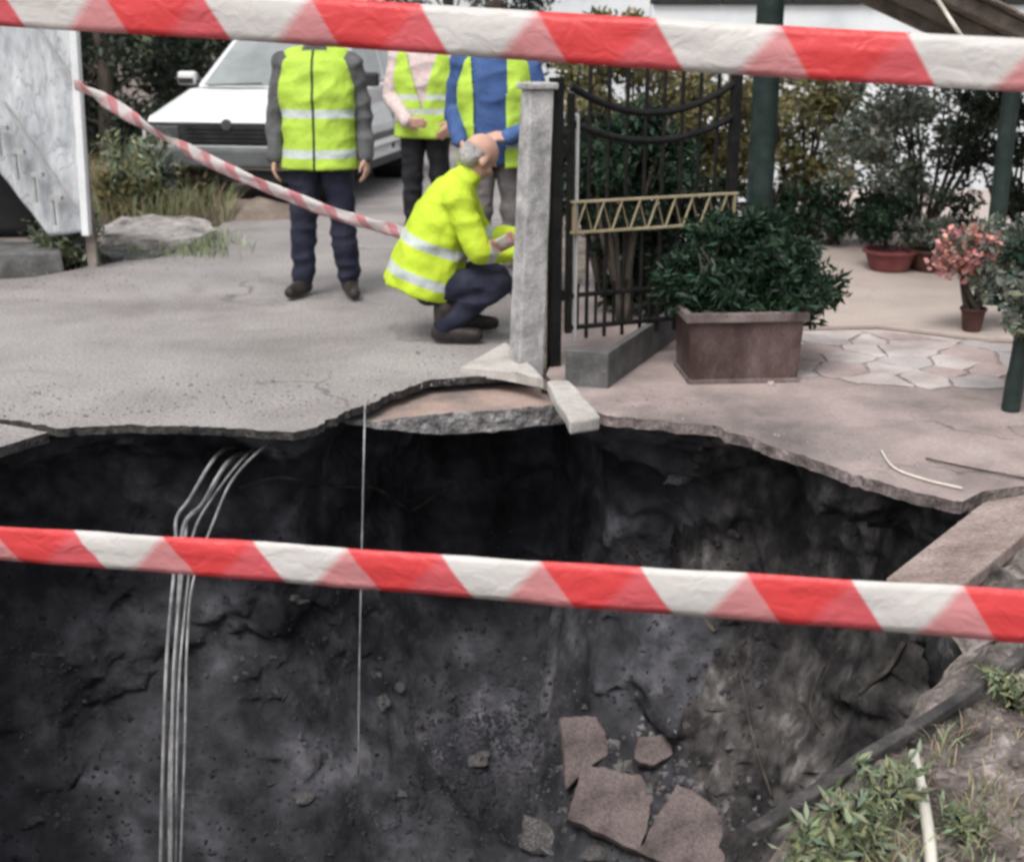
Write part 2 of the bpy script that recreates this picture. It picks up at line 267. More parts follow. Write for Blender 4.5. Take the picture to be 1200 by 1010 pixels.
def box(bm, c, s, rot=None, taper=1.0):
    vs = []
    for z in (-.5, .5):
        for x, y in ((-.5,-.5),(.5,-.5),(.5,.5),(-.5,.5)):
            k = taper if z < 0 else 1
            v = Vector((x * s[0] * k, y * s[1] * k, z * s[2]))
            if rot is not None: v = rot @ v
            vs.append(bm.verts.new(v + Vector(c)))
    for f in ((3,2,1,0),(4,5,6,7),(0,1,5,4),(1,2,6,5),(2,3,7,6),(3,0,4,7)): bm.faces.new([vs[i] for i in f])
def frame(d):
    d = d.normalized(); a = Vector((0,0,1)) if abs(d.z) < 0.9 else Vector((1,0,0))
    x = a.cross(d).normalized(); return x, d.cross(x)
def tube(bm, pts, rad, n=8, cap=True):
    pts = [Vector(p) for p in pts]; rings = []; px = None
    for i, p in enumerate(pts):
        d = (pts[min(i + 1, len(pts) - 1)] - pts[max(i - 1, 0)]).normalized()
        if px is None: x, y = frame(d)
        else:
            x = (px - d * px.dot(d)).normalized(); y = d.cross(x)
        px = x; r = rad[i] if isinstance(rad, (list, tuple)) else rad
        rings.append([bm.verts.new(p + (x * math.cos(2*math.pi*k/n) + y * math.sin(2*math.pi*k/n)) * r) for k in range(n)])
    for a, b in zip(rings, rings[1:]):
        for k in range(n): bm.faces.new((a[k], a[(k+1) % n], b[(k+1) % n], b[k]))
    if cap: bm.faces.new(rings[0][::-1]); bm.faces.new(rings[-1])
def spline(pts, n=10):
    pts = [Vector(p) for p in pts]; P = [2*pts[0]-pts[1]] + pts + [2*pts[-1]-pts[-2]]; out = []
    for i in range(1, len(P) - 2):
        a, b, c, d = P[i-1:i+3]
        for k in range(n):
            t = k / n
            out.append(0.5 * ((2*b) + (c-a)*t + (2*a-5*b+4*c-d)*t*t + (3*b-a-3*c+d)*t**3))
    return out + [pts[-1]]
def slab(name, poly, z0, z1, m, parent=None, side=None, bevel=0, hole=None):
    """flat plate with any outline; side faces can carry a broken-edge material"""
    bm = bmesh.new()
    def loop(pl):
        vs = [bm.verts.new((p[0], p[1], z1)) for p in pl]
        return [bm.edges.new((vs[i], vs[(i+1) % len(vs)])) for i in range(len(vs))]
    es = loop(poly)
    if hole: es += loop(hole)
    bmesh.ops.triangle_fill(bm, use_beauty=True, use_dissolve=False, edges=es)
    top = list(bm.faces)
    for f in top:
        if f.normal.z < 0: f.normal_flip()
    bm.normal_update()
    for f in top:
        if f.normal.z < 0: f.normal_flip()
    if z0 is not None:
        r = bmesh.ops.extrude_face_region(bm, geom=top, use_keep_orig=True)
        for v in [g for g in r['geom'] if isinstance(g, bmesh.types.BMVert)]: v.co.z = z0
        bmesh.ops.recalc_face_normals(bm, faces=bm.faces)
        if side:
            for f in bm.faces:
                if f.normal.z < 0.5: f.material_index = 1
    me = bpy.data.meshes.new(name); bm.to_mesh(me); bm.free()
    me.materials.append(MATS[m])
    if side: me.materials.append(MATS[side])
    o = link(name, me, None, parent)
    if bevel:
        b = o.modifiers.new('bevel', 'BEVEL'); b.width = bevel; b.segments = 2; b.limit_method = 'ANGLE'; b.angle_limit = R(40)
    return o
def jag(pts, step=0.05, amp=0.02, seed=0):
    """subdivide a polyline and roughen it like a broken edge"""
    out = []
    for a, b in zip(pts, pts[1:]):
        a, b = Vector((a[0], a[1], 0)), Vector((b[0], b[1], 0)); n = max(1, int((b - a).length / step)); nrm = Vector((-(b-a).y, (b-a).x, 0)).normalized()
        for k in range(n):
            p = a.lerp(b, k / n); q = p + nrm * amp * (noise.noise(Vector((p.x * 9, p.y * 9, seed))) * 1.0 + noise.noise(Vector((p.x * 27, p.y * 27, seed + 5))) * 0.8)
            out.append((q.x, q.y))
    out.append((pts[-1][0], pts[-1][1]))
    return out
def resample(pl, n):
    P = [Vector((p[0], p[1], 0)) for p in pl] + [Vector((pl[0][0], pl[0][1], 0))]
    L = [0]
    for a, b in zip(P, P[1:]): L.append(L[-1] + (b - a).length)
    out = []; j = 0
    for i in range(n):
        s = L[-1] * i / n
        while L[j+1] < s: j += 1
        out.append(P[j].lerp(P[j+1], (s - L[j]) / max(1e-9, L[j+1] - L[j])))
    return out
def leaves(name, pts, size, m, parent=None, aspect=0.45, droop=0.0, nrm=None, jitter=0.5, kind=None, cup=0.25):
    """many small pointed leaves (two bent triangles pairs) at the given points"""
    pts = np.asarray(pts); n = len(pts)
    d = rng.normal(size=(n, 3)); d[:, 2] += droop
    if nrm is not None: d = d * 0.7 + nrm
    d /= np.linalg.norm(d, axis=1)[:, None]
    r = rng.normal(size=(n, 3)); w = np.cross(d, r); w /= np.linalg.norm(w, axis=1)[:, None]; u = np.cross(d, w)
    s = size * (1 + jitter * rng.uniform(-1, 1, n))[:, None]
    v = np.empty((n, 4, 3)); v[:, 0] = pts; v[:, 1] = pts + d * s * 0.5 + w * s * aspect * 0.5 + u * s * cup * 0.3; v[:, 2] = pts + d * s; v[:, 3] = pts + d * s * 0.5 - w * s * aspect * 0.5 + u * s * cup * 0.3
    me = bpy.data.meshes.new(name); me.vertices.add(n * 4); me.vertices.foreach_set('co', v.ravel())
    idx = (np.arange(n)[:, None] * 4 + np.array([0, 1, 2, 0, 2, 3])[None]).ravel()
    me.loops.add(n * 6); me.loops.foreach_set('vertex_index', idx); me.polygons.add(n * 2)
    me.polygons.foreach_set('loop_start', np.arange(n * 2) * 3); me.polygons.foreach_set('loop_total', np.full(n * 2, 3))
    me.update(); me.validate()
    c = np.ones((n, 4, 4)); k = rng.uniform(0.3, 1.25, n) ** 1.0 + 0.9 * rng.uniform(0, 1, n) ** 5; c[:, :, 0] = (k * rng.uniform(0.85, 1.25, n))[:, None]; c[:, :, 1] = k[:, None]; c[:, :, 2] = (k * rng.uniform(0.8, 1.2, n))[:, None]
    a = me.color_attributes.new('tint', 'FLOAT_COLOR', 'POINT'); a.data.foreach_set('color', c.ravel())
    o = link(name, me, m, parent)
    if kind: o['kind'] = kind
    return o
def crown_points(clumps, per, rs, flat=0.8):
    """leaf positions gathered in clumps; the clumps leave gaps between them"""
    out = []
    for c in clumps:
        k = rng.normal(size=(per, 3)); k /= np.linalg.norm(k, axis=1)[:, None]; rad = rs * rng.uniform(0.6, 1.35) * rng.uniform(0, 1, per) ** 0.45
        k = k * rad[:, None]; k[:, 2] *= flat; out.append(np.asarray(c) + k)
    return np.concatenate(out)
def ellipsoid_clumps(c, r, n, shell=0.55):
    k = rng.normal(size=(n, 3)); k /= np.linalg.norm(k, axis=1)[:, None]
    return np.asarray(c) + k * np.asarray(r) * (shell + (1 - shell) * rng.uniform(0, 1, n) ** 0.6)[:, None]
def blades(name, base, h, m, width=0.006, lean=0.5, parent=None, kind='stuff'):
    n = len(base); base = np.asarray(base); a = rng.uniform(0, 2*np.pi, n); H = h * rng.uniform(0.5, 1.3, n)
    d = np.stack([np.cos(a), np.sin(a), np.zeros(n)], 1); w = np.stack([-np.sin(a), np.cos(a), np.zeros(n)], 1) * width; L = (lean * rng.uniform(0.2, 1, n) * H)[:, None]
    up = np.array([0, 0, 1.0])[None]
    v = np.empty((n, 5, 3)); v[:, 0] = base - w; v[:, 1] = base + w
    mid = base + up * (H * 0.6)[:, None] + d * L * 0.35; v[:, 2] = mid + w * 0.8; v[:, 3] = mid - w * 0.8; v[:, 4] = base + up * H[:, None] * 0.92 + d * L
    f = [];
    me = bpy.data.meshes.new(name); me.vertices.add(n * 5); me.vertices.foreach_set('co', v.ravel())
    idx = (np.arange(n)[:, None] * 5 + np.array([0, 1, 2, 0, 2, 3, 3, 2, 4])[None]).ravel()
    me.loops.add(n * 9); me.loops.foreach_set('vertex_index', idx); me.polygons.add(n * 3)
    me.polygons.foreach_set('loop_start', np.arange(n * 3) * 3); me.polygons.foreach_set('loop_total', np.full(n * 3, 3)); me.update(); me.validate()
    c = np.ones((n, 5, 4)); k = rng.uniform(0.6, 1.5, n); c[:, :, 0] = k[:, None]; c[:, :, 1] = (k * rng.uniform(0.85, 1.15, n))[:, None]; c[:, :, 2] = k[:, None] * 0.9
    at_ = me.color_attributes.new('tint', 'FLOAT_COLOR', 'POINT'); at_.data.foreach_set('color', c.ravel())
    o = link(name, me, m, parent)
    if kind: o['kind'] = kind
    return o

# ================================================================== THE SETTING
def g2(x, y): p = G(x, y); return (p.x, p.y)
far_rim = [g2(*p) for p in ((-20,514),(60,497),(130,489),(250,490),(340,495),(375,486),(425,466),(500,440),(560,434),(620,432),(655,455),(690,478),(760,484),(840,492),(900,512),(1000,546),(1080,566),(1135,584))]
right_rim = [g2(*p) for p in ((1110,640),(1105,690),(1128,745),(1068,822),(955,912),(850,1060))]
near_rim = [(0.25,1.72),(-0.5,1.62),(-1.35,1.85),(-1.72,2.6),(-2.05,3.6),(-2.5,4.5),(-2.4,4.86)]
RIM = far_rim + right_rim + near_rim
RC = Vector((-0.25, 3.5, 0))
rim = resample(jag(RIM + [RIM[0]], 0.06, 0.03, 3), 300)

ZG = -0.05
ground = slab('ground', [(-300,-60),(300,-60),(300,500),(-300,500)], None, ZG, 'soil', hole=[(p.x, p.y) for p in rim]); tag(ground, kind='structure')

# the pit: rings from the rim, undercut under the road, then down to a sloping heap of fallen soil
def pit_profile(d):
    back = max(0, d.y) ** 2; right = max(0, d.x) ** 2 if d.y < 0.75 else 0; left = max(0, -d.x) ** 2
    u = 1 + 0.36 * back + 0.05 * right + 0.10 * left
    return [(1.0, ZG), (1 + (u-1)*0.35, -0.17), (1 + (u-1)*0.85, -0.34), (u, -0.62), (u * 0.99, -0.95), (u * 0.93, -1.25), (u * 0.85, -1.55), (u * 0.75, -1.85), (u * 0.60, -2.15), (u * 0.42, -2.38), (u * 0.22, -2.5), (0.02, -2.52)]
verts = []; faces = []; N = len(rim); ROWS = 96
for j in range(ROWS):
    for i, p in enumerate(rim):
        d = (p - RC); L = d.length; dn = d / L; pr = pit_profile(dn)
        s = j / (ROWS - 1) * (len(pr) - 1); k = min(int(s), len(pr) - 2); f = s - k
        r = pr[k][0] * (1 - f) + pr[k+1][0] * f; z = pr[k][1] * (1 - f) + pr[k+1][1] * f
        q = RC + dn * (L * r); q.z = z
        a = min(1, j / 7.0)
        nz = fbm(q, 1.1, 3) * 0.22 + fbm(q + Vector((9,3,1)), 3.1, 4) * 0.085 + abs(fbm(q + Vector((4,7,2)), 7.0, 4)) * 0.07 + fbm(q, 19, 3) * 0.02
        wall = max(0.0, min(1.0, (z + 2.2) / 0.8))
        ang = math.atan2(dn.x, dn.y); nz -= 0.17 * math.exp(-((ang - 0.52 - 0.10 * noise.noise(Vector((0, 0, z * 2)))) / 0.10) ** 2) * (z > -2.1)
        q = q + dn * nz * a * (0.35 + 0.65 * wall) + Vector((0, 0, nz * a * (1 - 0.6 * wall)))
        if j == 0: q = Vector((p.x, p.y, ZG))
        verts.append(q)
for j in range(ROWS - 1):
    for i in range(N):
        faces.append((j*N + i, j*N + (i+1) % N, (j+1)*N + (i+1) % N, (j+1)*N + i))
me = bpy.data.meshes.new('sinkhole_pit'); me.from_pydata(verts, [], faces); me.update()
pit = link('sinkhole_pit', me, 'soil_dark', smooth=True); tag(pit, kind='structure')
pit.data.materials.append(MATS['soil_lit_side'])            # right-hand wall: the light falling on it is put into a paler colour
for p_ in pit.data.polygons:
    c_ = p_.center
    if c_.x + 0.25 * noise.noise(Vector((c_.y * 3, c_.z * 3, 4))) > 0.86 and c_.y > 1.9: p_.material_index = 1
PITB = BVHTree.FromPolygons(verts, faces)
def pit_hit(x, y):
    h = PITB.ray_cast(Vector((0, 0, CAM_H)), ray(x, y).normalized())
    return h[0], h[1]

# road: a thin layer of asphalt broken off along the hole
road_front = [g2(*p) for p in ((-700,520),(-200,500),(-60,492),(0,490),(30,495),(66,502),(130,498),(250,500),(345,507),(385,492),(430,474),(500,446),(560,440),(600,438),(628,437))]
rf = [road_front[0], road_front[1]] + jag(road_front[2:], 0.022, 0.030, 11)
road_poly = rf + [g2(618,410), (0.02,6.4), (0.12,9.0), (0.3,11.5), (1.0,16), (-1.5,24), (-4.5,24), (-3.2,14), g2(262,262), g2(200,296), g2(110,312), g2(40,325), g2(-120,335), (-7.0,8.3), (-8,6.5)]
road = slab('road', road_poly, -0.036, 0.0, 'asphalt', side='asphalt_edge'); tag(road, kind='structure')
# a broken corner of asphalt, split off by a crack
cr = [g2(-60,500), g2(0,493), g2(30,498), g2(58,504), g2(20,514), g2(0,520), g2(-60,530)]
tag(slab('asphalt_fragment', jag([g2(-110,499), g2(-60,496)] + cr[1:3] + [g2(56,503.5)] + cr[4:] + [g2(-110,536), g2(-110,499)], .03, .008, 41)[:-1], -.055, -.012, 'asphalt', side='asphalt_edge'), 'asphalt corner split off by a crack at the edge of the hole', 'asphalt piece')

# courtyard: pinkish concrete
cf = [g2(*p) for p in ((640,440),(668,470),(705,486),(760,492),(838,500),(900,521),(960,540),(1000,556),(1060,573),(1100,585),(1128,588),(1152,576),(1230,566),(1500,560))]
cfj = jag(cf[2:11], 0.025, 0.030, 21)
court_poly = cf[:2] + cfj + cf[11:] + [(7,5.0), (7,13.2), (0.9,13.2), (0.55,9.0), (0.20,6.2)]
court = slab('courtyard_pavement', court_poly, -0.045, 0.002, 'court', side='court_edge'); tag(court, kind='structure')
back = [G(938,388), G(1030,386), G(1160,402), Vector((6.8,6.6,0)), Vector((6.8,13,0)), Vector((1.4,13,0)), Vector((1.2,7.6,0))]
cb = slab('terrace_floor', [(p.x, p.y) for p in back], 0.003, 0.03, 'court_back', bevel=0.006); tag(cb, kind='structure')

# irregular paving stones between the concrete strip and the terrace (each its own piece)
def voronoi(pts, clip):
    cells = []
    for i, p in enumerate(pts):
        poly = [Vector(c) for c in clip]
        for j, q in enumerate(pts):
            if i == j: continue
            mid = (p + q) / 2; n = q - p; out = []
            for k in range(len(poly)):
                a, b = poly[k], poly[(k+1) % len(poly)]; da, db = (a - mid).dot(n), (b - mid).dot(n)
                if da <= 0: out.append(a)
                if da * db < 0: out.append(a.lerp(b, da / (da - db)))
            poly = out
            if len(poly) < 3: break
        if len(poly) >= 3: cells.append(poly)
    return cells
clip = [Vector((*g2(890,470),)), Vector((*g2(1060,474),)), Vector((*g2(1170,466),)), Vector((*g2(1320,440),)), Vector((*g2(1240,412),)), Vector((*g2(1160,404),)), Vector((*g2(1030,388),)), Vector((*g2(930,391),))]
xs = [v.x for v in clip]; ys = [v.y for v in clip]; sites = []
while len(sites) < 52:
    p = Vector((random.uniform(min(xs), max(xs)), random.uniform(min(ys), max(ys))))
    if all((p - q).length > 0.13 for q in sites): sites.append(p)
for cell in voronoi(sites, clip):
    c = sum(cell, Vector((0, 0))) / len(cell)
    if min(p.y for p in cell) < 5.62 + .16 * noise.noise(Vector((c.x * 4, 0, 3))): continue
    sh = [c + (p - c) * (1 - 0.009 / max(0.03, (p - c).length)) for p in cell]
    pl = jag([(p.x, p.y) for p in sh] + [(sh[0].x, sh[0].y)], 0.04, 0.014, c.x * 5)[:-1]
    o = slab('paving_stone', pl, 0.0025, 0.009 + random.uniform(0, 0.006), random.choice(('paving_stone', 'paving_stone_pink', 'paving_stone_grey')), parent=court, bevel=0.004)

# soil bank along the right and near rim: rough earth that tips into the hole
iv = [i for i, p in enumerate(rim) if (p.x > 0.2 and p.y < 4.0)]
iv.sort(); bank_v = []; bank_f = []; CO = 40
path = [rim[i] for i in iv]
cen = Vector((-0.6, 2.9, 0))
for i, p in enumerate(path):
    o = (p - cen).normalized()
    o = Vector((max(0.35, o.x), o.y * 0.6 - 0.15, 0)).normalized()
    for j in range(CO):
        t = (j / (CO - 1)); q = p + o * (2.6 * t ** 1.4)
        z = ZG - 0.012 + min(1, t * 9) * (0.055 + 0.05 * fbm(q, 1.7, 3) + 0.07 * abs(fbm(q + Vector((3,1,0)), 6, 4)) + 0.05 * fbm(q, 16, 4)) + 0.03 * t
        if j == 0: z = ZG - 0.05
        bank_v.append(Vector((q.x, q.y, z)))
for i in range(len(path) - 1):
    for j in range(CO - 1): bank_f.append((i*CO+j, i*CO+j+1, (i+1)*CO+j+1, (i+1)*CO+j))
me = bpy.data.meshes.new('soil_bank'); me.from_pydata(bank_v, [], bank_f); me.update()
bank = link('soil_bank', me, 'bank_soil', smooth=True); tag(bank, kind='structure')
BANKB = BVHTree.FromPolygons(bank_v, bank_f)
def bank_hit(x, y):
    h = BANKB.ray_cast(Vector((0, 0, CAM_H)), ray(x, y).normalized()); return h[0]
def soil_hit(x, y):
    h = [k for k in (pit_hit(x, y)[0], bank_hit(x, y)) if k is not None]
    return min(h, key=lambda k: k.y) if h else G(x, y, ZG)
def bank_z(p):
    h = BANKB.ray_cast(Vector((p[0], p[1], 3)), Vector((0, 0, -1))); return h[0].z if h[0] else ZG

# hill behind everything
bm = bmesh.new(); hx = 60
gv = [[bm.verts.new((-140 + 280 * i / hx, 70 + j * 10, ZG - 0.5 + (j / 6) * (7 + 3 * noise.noise(Vector((i * 0.17, j * .3, 2)))))) for j in range(7)] for i in range(hx + 1)]
for i in range(hx):
    for j in range(6): bm.faces.new((gv[i][j], gv[i+1][j], gv[i+1][j+1], gv[i][j+1]))
mat('hill', [(0.03,0.045,0.02),(0.06,0.075,0.035),(0.10,0.11,0.06)], scale=0.6, bump=1.0, bscale=1.5, bdist=1.0)
tag(bm_obj('hill', bm, 'hill', smooth=True), kind='structure')

# ================================================================== HOLE: fallen slabs, stones, cables
# broken sub-base slab in the notch of the asphalt
z1 = -0.075
bp_ = [G(388,493,z1), G(430,476,z1), G(500,452,z1), G(600,447,z1), G(650,449,z1), G(662,472,z1), G(600,479,z1), G(520,484,z1), G(440,492,z1)]
o = slab('broken_base_slab', jag([(p.x, p.y) for p in bp_] + [(bp_[0].x, bp_[0].y)], 0.04, 0.016, 31)[:-1], z1 - 0.13, z1, 'brick_fill', side='conglomerate', bevel=0.01)
xl = min(v.co.x for v in o.data.vertices)
for v in o.data.vertices:
    k_ = max(.12, min(1, (v.co.x - xl) / .5))
    if v.co.z < z1 - .01: v.co.z = z1 - .105 * k_ - .015 * noise.noise(v.co * 14)
tag(o, 'reddish broken base slab with grey stony edge sagging under the asphalt', 'slab')
def block(name, top, h, m, label, cat, rough=0.008, bevel=0.012, group=None):
    """solid block from four or more top corners"""
    bm = bmesh.new(); a = [bm.verts.new(p) for p in top]; b = [bm.verts.new(Vector(p) - Vector((0, 0, h))) for p in top]; n = len(a)
    bm.faces.new(a); bm.faces.new(b[::-1])
    for i in range(n): bm.faces.new((a[i], b[i], b[(i+1) % n], a[(i+1) % n]))
    bmesh.ops.triangulate(bm, faces=[f for f in bm.faces if len(f.verts) > 4])
    bmesh.ops.subdivide_edges(bm, edges=bm.edges, cuts=3, use_grid_fill=True)
    for v in bm.verts: v.co += Vector((fbm(v.co, 6, 3), fbm(v.co + Vector((5,0,0)), 6, 3), fbm(v.co + Vector((0,5,0)), 6, 3))) * rough
    o = bm_obj(name, bm, m, bevel=bevel); tag(o, label, cat, group); return o
k1 = [G(548,428,0.05), G(590,399,0.10), G(634,441,0.10), G(603,433,0.085)]
block('kerb_stone', [G(540,431,0.022), G(592,401,0.05), G(637,444,0.05), G(604,437,0.035)], 0.045, 'kerb', 'pale kerb stone tilted up against the foot of the gate pier', 'kerb stone', group='broken kerb stones')
block('kerb_stone', [G(641,446,0.06), G(667,444,0.06), G(704,488,0.03), G(668,496,0.03)], 0.06, 'kerb', 'pale kerb stone ending at the broken edge of the hole', 'kerb stone', group='broken kerb stones')
# pink slab that tipped over the right rim
def rp(x, y, z): return G(x, y, z)
sp_ = [rp(1152,588,0.03), rp(1225,574,0.06), rp(1240,592,0.07), rp(1205,622,0.075), rp(1130,684,0.07), rp(1088,686,0.045), rp(1038,677,0.015)]
bm = bmesh.new(); vs = [bm.verts.new(p) for p in sp_]; f = bm.faces.new(vs)
r = bmesh.ops.extrude_face_region(bm, geom=[f]); [setattr(v.co, 'z', v.co.z - 0.055) for v in r['geom'] if isinstance(v, bmesh.types.BMVert)]
o = bm_obj('broken_paving_slab', bm, 'pink_slab', bevel=0.008); tag(o, 'pinkish concrete slab tipped at the corner of the hole', 'slab')

def plate_on(p, n, poly, th, m, name, label, cat, group=None, up=0.02, spin=0.0):
    """flat piece lying on a slope"""
    n = Vector(n).normalized()
    if n.z < 0: n = -n
    x = Vector((1,0,0)); x = (x - n * x.dot(n)).normalized(); y = n.cross(x)
    e = empty(name + '_tmp'); bpy.data.objects.remove(e)
    bm = bmesh.new(); c, s = math.cos(spin), math.sin(spin)
    poly = jag(list(poly) + [poly[0]], .025, .012, poly[0][0] * 9 + 3)[:-1]
    vs = [bm.verts.new((a * c - b * s, a * s + b * c, 0)) for a, b in poly]; f = bm.faces.new(vs)
    r = bmesh.ops.extrude_face_region(bm, geom=[f]); [setattr(v.co, 'z', th) for v in r['geom'] if isinstance(v, bmesh.types.BMVert)]
    o = bm_obj(name, bm, m, bevel=0.006)
    M = Matrix((x, y, n)).transposed().to_4x4(); M.translation = p + n * up; o.matrix_world = M
    return tag(o, label, cat, group)
TN = Vector((0.05, -0.62, 0.8))
def tile_at(px, label, up=0.05, tn=TN):
    cx = sum(p[0] for p in px) / len(px); cy = sum(p[1] for p in px) / len(px)
    h, n = pit_hit(cx, cy); c = h + Vector((0, -0.04, up)); tn = tn.normalized()
    x = Vector((1,0,0)); x = (x - tn * x.dot(tn)).normalized(); y = tn.cross(x); poly = []
    for p in px:
        d = ray(*p); t = (c - Vector((0,0,CAM_H))).dot(tn) / d.dot(tn); q = Vector((0,0,CAM_H)) + d * t - c; poly.append((q.dot(x), q.dot(y)))
    return plate_on(c, tn, poly, 0.05, 'paver', 'paving_tile', label, 'paving tile', 'paving tiles fallen into the hole', up=-0.035)
tile_at([(682,898),(772,912),(751,1000),(664,960)], 'fallen square paving tile, whole, left of its twin on the heap in the hole', 0.05, Vector((0.0,-0.5,0.85)))
tile_at([(793,918),(872,964),(838,1034),(748,1000)], 'fallen square paving tile with a corner raised, closest to the weedy bank', 0.06, Vector((-0.12,-0.5,0.85)))
tile_at([(655,842),(700,840),(716,884),(680,908),(664,925)], 'broken paving tile fragment above the two whole tiles in the hole', 0.04, Vector((0.2,-0.7,0.7)))
tile_at([(748,866),(785,858),(788,885),(764,898),(744,890)], 'small rounded tile shard behind the two whole fallen tiles', 0.03, Vector((0.0,-0.6,0.8)))

def rock_mesh(i):
    bm = bmesh.new(); bmesh.ops.create_icosphere(bm, subdivisions=2, radius=1)
    off = Vector((i * 7.3, 2, 1))
    for v in bm.verts:
        v.co *= 1 + 0.75 * noise.noise(v.co * 1.0 + off) + 0.35 * noise.noise(v.co * 2.7 + off); v.co.z *= 0.6; v.co.x *= 1.35; v.co = Vector([round(k * 3.2) / 3.2 * .55 + k * .45 for k in v.co])
    me = bpy.data.meshes.new('stone'); bm.to_mesh(me); bm.free(); me.materials.append(MATS['rock']); return me
RM = [rock_mesh(i) for i in range(5)]
def stone(p, r, label, group, m=None, name='stone'):
    o = bpy.data.objects.new(name, RM[random.randrange(5)]); COL.objects.link(o); o.location = p; o.scale = (r, r * random.uniform(.7, 1.1), r * random.uniform(.7, 1)); o.rotation_euler = (random.uniform(-.3,.3), random.uniform(-.3,.3), random.uniform(0, 6.3))
    return tag(o, label, 'stone', group)
for (x, y, r) in ((468,805,.035),(448,822,.05),(490,848,.03),(527,815,.03),(470,930,.03),(357,935,.045),(40,962,.04),(345,700,.035),(355,705,.03),(812,790,.03),(840,830,.04),(905,940,.02),(640,985,.12),(700,1000,.06),(560,890,.06),(640,830,.04),(795,560,.05),(860,625,.04),(1000,620,.04),):
    h, n = pit_hit(x, y)
    if h: stone(h - n * r * 0.15, r * .8, 'grey loose stone lodged in the dark soil of the hole', 'loose stones in the hole')
h = bank_hit(995, 940)
# gravel: thousands of crumbs on the pit floor
bm = bmesh.new(); cnt = 0
while cnt < 5200:
    x, y = random.uniform(-20, 900), random.uniform(620, 1010)
    dd = math.hypot((x - 575) / 95, (y - 880) / 110); w_ = 0.05 + 0.9 * max(0, 1.15 - dd) + 0.6 * max(0, noise.noise(Vector((x * .011, y * .011, 7))) - .25)
    if random.random() > w_: continue
    h, n = pit_hit(x, y)
    if not h: continue
    r = random.uniform(0.004, 0.010) * (1 + 1.8 * random.random() ** 6); cnt += 1
    M = Matrix.Translation(h + n * r * 0.2) @ Matrix.Rotation(random.uniform(0, 6), 4, Vector((random.random(), random.random(), random.random() + .1)))
    t = [bm.verts.new(M @ (Vector(c) * r * random.uniform(.6, 1.3))) for c in ((1,0,-.7),(-.5,.87,-.7),(-.5,-.87,-.7),(0.5,-.8,.5),(.5,.8,.5),(-1,0,.5))]
    for f in ((0,2,1),(0,1,4),(1,2,5),(2,0,3),(0,4,3),(1,5,4),(2,3,5),(3,4,5)): bm.faces.new([t[i] for i in f])
tag(bm_obj('gravel', bm, 'gravel'), 'loose grey crumbs of soil and gravel over the floor of the hole', 'gravel', kind='stuff')

bm = bmesh.new()
def crumb(bm, p, r):
    M = Matrix.Translation(p) @ Matrix.Rotation(random.uniform(0, 6), 4, Vector((random.random(), random.random(), random.random() + .1)))
    t = [bm.verts.new(M @ (Vector(c) * r * random.uniform(.6, 1.3))) for c in ((1,0,-.7),(-.5,.87,-.7),(-.5,-.87,-.7),(0.5,-.8,.5),(.5,.8,.5),(-1,0,.5))]
    for f in ((0,2,1),(0,1,4),(1,2,5),(2,0,3),(0,4,3),(1,5,4),(2,3,5),(3,4,5)): bm.faces.new([t[i] for i in f])
for _ in range(420):
    x, y = random.gauss(745, 75), random.gauss(945, 50)
    h, n = pit_hit(x, y)
    if h: crumb(bm, h + n * .004, random.uniform(.006, .016) * (1 + 1.6 * random.random() ** 4))
tag(bm_obj('tile_rubble', bm, 'rock'), 'small broken rubble around the fallen paving tiles', 'rubble', kind='stuff')
bm = bmesh.new()
for _ in range(620):                                       # grit along the broken edges and the verge
    k = random.random()
    if k < .55: x = random.uniform(-10, 560); y = 488 - abs(random.gauss(0, 26)) - max(0, (x - 360) * .24)
    elif k < .8: x = random.uniform(-10, 250); y = 322 - x * .18 + abs(random.gauss(0, 22)) + 6
    else: x = random.uniform(720, 1080); y = 478 + (x - 720) * .22 - abs(random.gauss(0, 16))
    crumb(bm, G(x, y, .003), random.uniform(.002, .0055) * (1 + 1.8 * random.random() ** 7))
mat('grit', [(0.14,0.13,0.125),(0.22,0.205,0.197),(0.33,0.31,0.30)], scale=30, bump=0)
tag(bm_obj('grit', bm, 'grit'), 'loose grit scattered on the road and courtyard edges', 'grit', kind='stuff')
# roots and cables
def cable(name, pts, r, m, label, cat, group=None, n=6, sub=8):
    bm = bmesh.new(); sp = spline(pts, sub); tube(bm, sp, r, n); return tag(bm_obj(name, bm, m, smooth=True), label, cat, group)
CB = [((252,535),(222,585),(206,608),(205,650),(199,760),(193,880),(188,1020)), ((268,542),(240,588),(218,612),(211,660),(206,780),(200,900),(196,1030)),
      ((285,535),(255,580),(228,622),(218,680),(213,780),(209,900),(206,1030)), ((262,550),(238,590),(220,610),(214,650),(209,770),(204,890),(201,1020)), ((305,525),(275,560),(252,605),(226,680),(217,750),(214,880),(211,1020))]
for i, pl in enumerate(CB):
    pts = [at(pl[0][0] + 60, pl[0][1] - 4, 6.0), at(pl[0][0] + 26, pl[0][1] - 12, 5.65)] + [at(x, y, 5.25 - 0.012 * i - 0.9 * min(1, max(0, (y - 530) / 480.0)) * 0.8) + Vector((random.gauss(0, .006), random.gauss(0, .012), 0)) for x, y in pl]
    cable('cable', pts, (0.0085, 0.0105, 0.006, 0.0075, 0.006)[i], 'cable', 'pale grey cable in the bundle hanging down into the hole', 'cable', 'bundle of cables hanging in the hole')
cable('wire', [G(432,468,0.02), G(428,476,0.004) , at(427,510,5.15), at(425,600,5.13), at(423,690,5.1), at(421,790,5.08), at(420,905,5.06)], 0.0042, 'cable', 'single thin wire hanging straight down from the cracked asphalt edge', 'wire')
